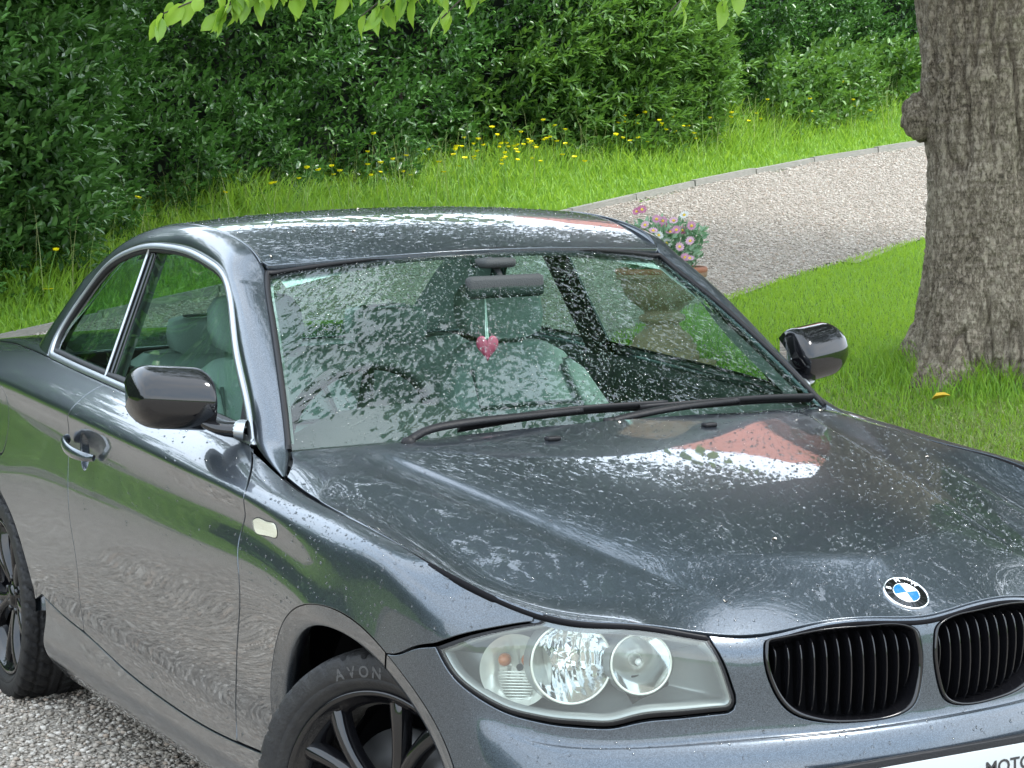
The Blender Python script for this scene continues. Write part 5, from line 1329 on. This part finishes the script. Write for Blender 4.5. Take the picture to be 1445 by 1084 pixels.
# limbs and crown
top = np.array([TREE[0], TREE[1], zt+2.75]); tips = []
for k in range(7):
    a = k*2*PI/7 + rnd.uniform(-.3, .3); ln = rnd.uniform(2.6, 4.2); e = top + np.array([math.cos(a)*ln, math.sin(a)*ln, rnd.uniform(1.6, 3.2)])
    mid = top*.5+e*.5 + np.array([0, 0, rnd.uniform(.2, .6)]); pth = spl([top+np.array([math.cos(a), math.sin(a), 0])*.2-[0, 0, .3], mid, e], 14)
    tube('limb', pth, list(np.linspace(.19, .035, 14)), tree, 'bark', 12); tips.append(pth)
    for j in range(5):
        i = rnd.randint(5, 13); b_ = rnd.uniform(0, 2*PI); q = pth[i] + np.array([math.cos(b_)*1.3, math.sin(b_)*1.3, rnd.uniform(-.2, .9)]); tube('branch', spl([pth[i], (pth[i]+q)/2+[0, 0, .15], q], 8), list(np.linspace(.035, .008, 8)), tree, 'bark_dark', 6)
n = 25000; a = rng.random(n)*2*PI; r = np.sqrt(rng.random(n))*4.7; zz = rng.random(n)
cxy = TREE + np.array([.45, -.35]) + np.c_[r*np.cos(a), r*np.sin(a)]
cz = 3.05 + .35*(r/4.7) + zz*(4.4*np.sqrt(np.clip(1-(r/5.0)**2, 0, 1))) + .3*fbm(cxy*.8, 2, 3)
cz = cz + 1.15*sstep(-.3, 2.4, (cxy-TREE) @ np.array([-.82, .57]))
keep = fbm(np.c_[cxy*1.7, cz*1.7], 3, 14) > .40 + .05*sstep(3.0, 4.7, r)
cb = np.c_[cxy, cz][keep]; n = len(cb); nl = 6
off = rng.normal(0, .13, (n, nl, 3)); dd = rng.normal(0, .6, (n, nl, 3)) + [0, 0, -.8]; nn = rng.normal(0, .5, (n, nl, 3)) + [0, 0, .6]
Ls = .07+.04*rng.random((n, nl))
leaf_object('crown', [((cb[:, None]+off).reshape(-1, 3), dd.reshape(-1, 3), nn.reshape(-1, 3), Ls.ravel(), rng.random(n*nl))], .46, tree, 'crown_leaf')
# unseen tree, added right of the view, whose reflection darkens the far side of the bonnet
bt_ = empty('unseen_tree', (0, 0, 0), 'large leafy tree across the drive, seen only mirrored in the bonnet', 'tree'); bx, by = -17.5, 21.0; bz_ = float(height(bx, by))
tube('trunk', spl([(bx, by, bz_-.1), (bx+.1, by, bz_+2), (bx, by+.1, bz_+5)], 12), list(np.linspace(.38, .2, 12)), bt_, 'bark', 14)
for k in range(6): a = k*PI/3; tube('limb', spl([(bx, by, bz_+2.6+.3*k), (bx+1.4*math.cos(a), by+1.4*math.sin(a), bz_+4.2+.3*k), (bx+2.8*math.cos(a), by+2.8*math.sin(a), bz_+5.4+.4*k)], 8), list(np.linspace(.14, .03, 8)), bt_, 'bark', 8)
v3 = rng.normal(0, 1, (5200, 3)); v3 /= np.linalg.norm(v3, axis=1)[:, None]; c3 = np.array([bx, by, bz_+5.6]) + v3*(rng.random(5200)**.4)[:, None]*[5.2, 5.2, 4.0]; c3 = c3[(fbm(c3*.7, 3, 41) > .40) & (c3[:, 2] > bz_+1.4)]
n = len(c3); leaf_object('crown', [((c3[:, None] + rng.normal(0, .3, (n, 5, 3))).reshape(-1, 3), rng.normal(0, .7, (n*5, 3)) + [0, 0, -.3], rng.normal(0, .6, (n*5, 3)) + [0, 0, .6], .20+.14*rng.random(n*5), rng.random(n*5))], .5, bt_, 'crown_leaf')
# drooping sprays that hang into view
def spray(a, b, n, seed):
    r = np.random.default_rng(seed); t = np.linspace(0, 1, 8); a, b = np.array(a), np.array(b); pth = a + (b-a)*t[:, None] + np.array([0, 0, -.12])*(t*t)[:, None]
    tube('twig', pth, list(np.linspace(.007, .0025, 8)), tree, 'bark_dark', 6)
    k = r.random(n)**.8; base = np.stack([np.interp(k, t, pth[:, i]) for i in range(3)], 1) + r.normal(0, .012, (n, 3))
    d = np.c_[r.normal(0, .34, (n, 2)), np.full(n, -1.)] + (b-a)/np.linalg.norm(b-a)*.25; nm = np.c_[r.normal(0, 1, (n, 2)), r.normal(.1, .2, n)]
    single_leaves(base, d, nm, .078+.045*r.random(n), np.clip(.35+.6*r.random(n), 0, .99), .44, tree, 'cherry_leaf')


SPRAYS = [((-3.60, .95, 2.40), (-4.00, .16, 2.285), 20), ((-3.62, .92, 2.42), (-3.93, .33, 2.275), 26), ((-3.62, .92, 2.40), (-3.90, .42, 2.30), 14), ((-3.55, 1.1, 2.42), (-3.82, .62, 2.335), 14), ((-3.5, 1.2, 2.44), (-3.77, .75, 2.32), 10),
          ((-3.5, 1.3, 2.42), (-3.72, .86, 2.27), 22), ((-3.5, 1.3, 2.42), (-3.69, .93, 2.295), 14), ((-3.45, 1.45, 2.42), (-3.64, 1.05, 2.315), 12), ((-3.45, 1.5, 2.40), (-3.605, 1.135, 2.255), 18), ((-3.0, 2.2, 2.40), (-3.20, 1.885, 2.255), 8), ((-2.9, 2.3, 2.40), (-3.10, 2.05, 2.27), 9)]
for i, (a, b, n) in enumerate(SPRAYS): spray(a, b, n, 100+i)

# ---------------------------------------------------------------- stone urn with flowers
UX = np.array([-5.31, 3.09]); uz = float(height(*UX))
M['urn'] = mat('weathered_stone', (.25, .145, .09), .9, noise=(9, .6, (.33, .22, .15)), bump=(45, .7))
M['terracotta'] = mat('terracotta', (.34, .13, .07), .8, bump=(50, .3))
urn = empty('garden_urn', (UX[0], UX[1], uz), 'weathered brown stone urn on a round foot beyond the car', 'urn'); urn.location.z = uz - .02
Lz = lambda p, n: lathe_pts(p, n)
box('plinth', (0, 0, .030), (.38, .38, .06), urn, 'urn', .006)
grid('foot', Lz([(.001, .06), (.175, .06), (.178, .075), (.178, .095), (.160, .105), (.166, .115), (.166, .135), (.145, .145), (.150, .16), (.130, .185), (.098, .205), (.080, .235)], 40), urn, 'urn', closed_u=True)
grid('stem', Lz([(.080, .234), (.086, .245), (.112, .255), (.116, .27), (.104, .283), (.086, .29), (.092, .305)], 40), urn, 'urn', closed_u=True)
bw = Lz([(.092, .304), (.125, .33), (.165, .365), (.188, .40), (.196, .43), (.199, .455), (.220, .462), (.224, .478), (.220, .492), (.195, .492), (.188, .46), (.02, .45)], 60)
grid('bowl', bw*(1 + 0), urn, 'urn', closed_u=True)
ra = np.linspace(0, 2*PI, 60, endpoint=False); tube('rim', np.c_[.213*np.cos(ra), .213*np.sin(ra), np.full(60, .497)], [(.016, .014)]*60, urn, 'terracotta', 10, up=(0, 0, 1), closed=True)
fl = empty('potted_daisies', (UX[0], UX[1], uz+.45), 'pink and white daisies with blue green leaves planted in the stone urn', 'flowers')
n = 1500; r = .15*np.sqrt(rng.random(n)); a = rng.random(n)*2*PI; hz = .02+.27*rng.random(n)*(1-.35*r/.19)
M['daisy_leaf'] = leaf_mat('daisy_leaf', (.11, .23, .13), (.34, .50, .34), .5, .2, (.2, .4, .15))
B = np.c_[r*np.cos(a)*(1+.5*hz/.2), r*np.sin(a)*(1+.5*hz/.2), hz]; d = np.c_[np.cos(a)*.7, np.sin(a)*.7, .8+0*a] + rng.normal(0, .5, (n, 3))
leaf_object('foliage', [(B, d, rng.normal(0, 1, (n, 3)), .026+.022*rng.random(n), rng.random(n))], .42, fl, 'daisy_leaf')
M['pink'] = mat('pink_petal', (.50, .24, .37), .7, spec=.2); M['pale_pink'] = mat('pale_pink_petal', (.58, .36, .47), .7, spec=.2); M['whitep'] = mat('white_petal', (.60, .62, .60), .7, spec=.2); M['magenta'] = mat('magenta_petal', (.40, .12, .24), .7, spec=.2); M['yolk'] = mat('flower_eye', (.72, .50, .06), .7)
def daisy(m):
    P = []
    for k in range(13):
        t = k*2*PI/13; c = np.array([math.cos(t), math.sin(t), 0]); s_ = np.array([-math.sin(t), math.cos(t), 0])
        P.append((np.array([c*.005, c*.020+s_*.0048+[0, 0, .004], c*.031+[0, 0, .005], c*.020-s_*.0048+[0, 0, .004]]), [(0, 1, 2, 3)]))
    V, F = join(P); me = mesh('flower', V, F, False); me.materials.append(M[m]); return me
eyep = lathe_pts([(.0003, .009), (.005, .008), (.0085, .003), (.0085, 0)], 12); EYE = mesh('flower_eye', eyep.reshape(-1, 3), grid_faces(12, 4, True)); EYE.materials.append(M['yolk'])
DA = {m: daisy(m) for m in ('pink', 'pale_pink', 'whitep', 'magenta')}
toC = np.array([CAM.x-UX[0], CAM.y-UX[1]]); toC = toC/np.linalg.norm(toC); sdC = np.array([-toC[1], toC[0]])   # towards the viewer; to the right of the view
for (sx_, hz_, m) in [(-.165, .385, 'magenta'), (-.135, .395, 'magenta'), (-.055, .340, 'pink'), (-.02, .33, 'pink'), (-.075, .28, 'pale_pink'), (-.045, .255, 'whitep'), (-.155, .24, 'pink'), (-.125, .235, 'pale_pink'), (-.03, .15, 'pale_pink'), (.055, .28, 'pink'), (.09, .275, 'magenta'), (.02, .27, 'pink'), (.02, .11, 'pink'), (.10, .13, 'pink'), (.125, .125, 'pale_pink'), (-.01, .30, 'magenta'), (.06, .06, 'whitep'), (-.10, .14, 'pink'), (.13, .22, 'pale_pink'), (.0, .21, 'whitep'), (.07, .19, 'pale_pink'), (-.07, .20, 'whitep'), (.04, .33, 'pale_pink'), (.14, .30, 'pink'), (-.12, .31, 'pale_pink'), (.10, .36, 'whitep')]:
    o = add('flower', DA[m], fl); dpt = rnd.uniform(.13, .25)
    sx_ = sx_*.85 + .03; o.location = (sdC[0]*sx_ + toC[0]*dpt, sdC[1]*sx_ + toC[1]*dpt, hz_*.88 - .02)
    nv = Vector((toC[0]+rnd.uniform(-.5, .5), toC[1]+rnd.uniform(-.5, .5), .6+rnd.uniform(-.2, .4))); o.rotation_euler = nv.to_track_quat('Z', 'Y').to_euler(); o.scale = (.85,)*3
    add('flower_eye', EYE, o)

# ---------------------------------------------------------------- buttercups in the verge
M['buttercup'] = mat('buttercup_petal', (.92, .78, .012), .5, spec=.2); M['stalk'] = mat('flower_stalk', (.10, .22, .03), .6)
def buttercup(k):
    h = .40+.05*k; pth = spl([(0, 0, 0), (.01, .015, h*.5), (.03*(k-1), .02, h)], 6); V1, F1 = tube_mesh('s', pth, [.0015]*6, 5); tp = pth[-1]; parts = [(V1, F1)]; n1 = len(F1)
    for j in range(5):
        t = j*2*PI/5; c = np.array([math.cos(t), math.sin(t), 0]); s_ = np.array([-math.sin(t), math.cos(t), 0])
        parts.append((tp + np.array([c*.002, c*.009+s_*.009+[0, 0, .005], c*.015+s_*.009+[0, 0, .016], c*.015-s_*.009+[0, 0, .016], c*.009-s_*.009+[0, 0, .005]]), [(0, 1, 2, 3, 4)]))
    V, F = join(parts); me = mesh('buttercup', V, F, False); me.materials.append(M['stalk']); me.materials.append(M['buttercup'])
    me.polygons.foreach_set('material_index', [0]*n1 + [1]*5); return me
BC = [buttercup(k) for k in range(4)]
spots = []
for c_u, c_w, su, n in ((9.0, .62, .5, 14), (9.9, .60, .25, 22), (10.5, .62, .3, 24), (11.5, .66, .22, 16), (12.2, .64, .3, 30), (13.2, .7, .4, 12), (8.0, .66, .6, 9), (14.6, .66, .35, 10), (10.6, .35, 2.0, 9), (6.4, .5, 1.0, 5)):
    for _ in range(n): spots.append((rnd.gauss(c_u, su), min(.98, max(.05, rnd.gauss(c_w, .13)))))
for i, (u, w_) in enumerate(spots):
    p = float(kerb_p(u)+.05 + (hp_f(u)-kerb_p(u))*w_); xy = up_xy(u, p); o = add('buttercup', BC[i % 4], None); o.location = (xy[0], xy[1], float(height(*xy))); o.rotation_euler = (0, 0, rnd.uniform(0, 6.28)); sc_ = rnd.uniform(.95, 1.3); o.scale = (sc_, sc_, rnd.uniform(.62, .98)); o.rotation_euler = (rnd.uniform(-.22, .22), rnd.uniform(-.22, .22), rnd.uniform(0, 6.28))
    tag(o, 'small yellow buttercup flowering in the long verge grass', 'flower', 'buttercups in the verge')
# a dandelion in the near grass at the left
xy = up_xy(4.75, 6.25); o = add('dandelion', BC[0].copy(), None); o.location = (xy[0], xy[1], float(height(*xy))); o.scale = (1.9, 1.9, .35)
tag(o, 'lone yellow dandelion in short grass left of the car', 'flower')

# ---------------------------------------------------------------- house beyond the hedge, seen only as a reflection in the bonnet
M['tile_red'] = mat('red_roof_tile', (.30, .085, .05), .8, noise=(3, .5, (.36, .13, .08)), bump=(14, .4)); M['brick'] = mat('red_brick', (.27, .10, .065), .85, noise=(12, .5, (.33, .15, .10)))
hx_, hy_ = -24.5, 17.0; hz0 = float(height(hx_, hy_)); house = empty('house', (hx_, hy_, hz0), 'red roofed brick house behind the hedge, mirrored in the wet bonnet', 'house'); house.rotation_euler = (0, 0, math.radians(55)); house.rotation_euler.z = math.radians(145+90)
box('wall', (0, 0, 2.4), (6, 6, 4.8), house, 'brick', 0)
Vr = [(-3.3, -3.4, 4.7), (3.3, -3.4, 4.7), (3.3, 3.4, 4.7), (-3.3, 3.4, 4.7), (-1.6, 0, 7.4), (1.6, 0, 7.4)]; add('roof', mesh('roof', Vr, [(0, 1, 5, 4), (2, 3, 4, 5), (1, 2, 5), (3, 0, 4), (0, 3, 2, 1)], False), house, 'tile_red')
for wx in (-1.5, 1.5):
    for sy in (-1, 1): w0 = box('window', (wx, sy*3.02, 2.9), (1.5, .08, 1.3), house, 'white', .02); box('pane', (wx, sy*3.07, 2.9), (1.3, .02, 1.1), w0, 'gloss_black', 0)

# ---------------------------------------------------------------- rain on the car, fallen petals
def rain(objs, n, rmin, rmax, name, label):
    dg = bpy.context.evaluated_depsgraph_get(); pts, nrs = [], []
    for o, share in objs:
        me = o.data; V = np.empty(len(me.vertices)*3, np.float32); me.vertices.foreach_get('co', V); V = V.reshape(-1, 3); me.calc_loop_triangles()
        T = np.empty(len(me.loop_triangles)*3, np.int32); me.loop_triangles.foreach_get('vertices', T); T = T.reshape(-1, 3)
        a, b, c = V[T[:, 0]], V[T[:, 1]], V[T[:, 2]]; nn = np.cross(b-a, c-a); ar = np.linalg.norm(nn, axis=1); nn = nn/np.maximum(ar, 1e-12)[:, None]
        nn = np.where(nn[:, 2:] < 0, -nn, nn) if o.name.startswith(('windscreen', 'roof', 'bonnet')) else nn
        w = ar*np.clip(nn[:, 2]+.03, 0, None)**.6; k = rng.choice(len(T), int(n*share), p=w/w.sum()); r1 = np.sqrt(rng.random(len(k)))[:, None]; r2 = rng.random(len(k))[:, None]
        pts.append(a[k]*(1-r1)+b[k]*r1*(1-r2)+c[k]*r1*r2); nrs.append(nn[k])
    P, Nn = np.concatenate(pts), np.concatenate(nrs); m = len(P); R = rmin + (rmax-rmin)*rng.random(m)**3.0
    e1 = np.cross(Nn, [.3, .8, .1]); e1 /= np.linalg.norm(e1, axis=1)[:, None]; e2 = np.cross(Nn, e1); k = 7; t = np.arange(k)*2*PI/k
    el = 1 + .35*rng.random(m)
    ringv = lambda rr, h: P[:, None] + (np.cos(t)[None, :, None]*e1[:, None]*el[:, None, None] + np.sin(t)[None, :, None]*e2[:, None])*(R*rr)[:, None, None] + Nn[:, None]*(R*h)[:, None, None]
    V = np.concatenate([ringv(1, .0), ringv(.80, .48), (P+Nn*(R*.72)[:, None])[:, None]], 1); o0 = (np.arange(m)*(2*k+1))[:, None, None]; F = []
    for i in range(k):
        j = (i+1) % k; F += [(i, j, k+j), (i, k+j, k+i), (k+i, k+j, 2*k)]
    me = fast_mesh(name, V.reshape(-1, 3), (o0 + np.array([F])).reshape(-1, 3), smooth=True); return tag(add(name, me, None, 'water'), label, 'raindrops', kind='stuff')
byname = lambda n: [o for o in car.children if o.name.split('.')[0] == n]
wing_r = byname('front_wing')[0]
rain([(bonnet, .62), (byname('roof')[0], .22), (wing_r, .07), (DOORS[-1], .03), (bumper, .06)], 10000, .0010, .0031, 'body_raindrops', 'beads of rain standing on the car paintwork')
rain([(windscreen, 1.)], 11000, .0010, .0028, 'windscreen_raindrops', 'beads of rain on the windscreen')
Vp, Fp = leaf_geo(np.zeros((1, 3)), np.array([[1., 0, 0]]), np.array([[0, 0, 1.]]), np.array([.011]), np.array([.009]), .35); PT = mesh('fallen_petal', Vp, Fp, True); PT.materials.append(M['petal_fallen'])
for i, (x, y, where) in enumerate([(-.40, .03, 'near the wipers'), (-.10, .66, 'on the far bonnet edge'), (.47, -.14, 'above the emblem'), (.60, -.34, 'by the headlight corner of the bonnet'), (-.47, .62, 'in the far windscreen corner of the bonnet'), (-1.19, -.27, 'on the roof edge over the windscreen'), (-1.12, -.52, 'at the near windscreen corner of the roof'), (-1.55, -.10, 'on the crest of the roof')]):
    o = add('fallen_petal', PT, None); f = hood_fn if x > -.6 else roof_fn; pz = f([(x, y)])[0]; o.location = (x, y, pz[2]+.0015); o.rotation_euler = (0, 0, rnd.uniform(0, 6)); tag(o, 'tiny cream petal lying ' + where, 'petal')
# yellow leaf at the tree foot
yl = bpy.data.materials.new('yellow_leaf'); M['yleaf'] = mat('yellow_leaf', (.62, .40, .03), .6)
Vp, Fp = leaf_geo(np.zeros((1, 3)), np.array([[1., 0, 0]]), np.array([[0, 0, 1.]]), np.array([.095]), np.array([.04]), .5); o = add('fallen_leaf', mesh('fallen_leaf', Vp, Fp, True), None, 'yleaf')
o.location = (-3.90, 3.62, float(height(-3.90, 3.62))+.045); o.rotation_euler = (.3, -.3, .6); tag(o, 'yellow fallen leaf lying at the root of the tree', 'leaf')
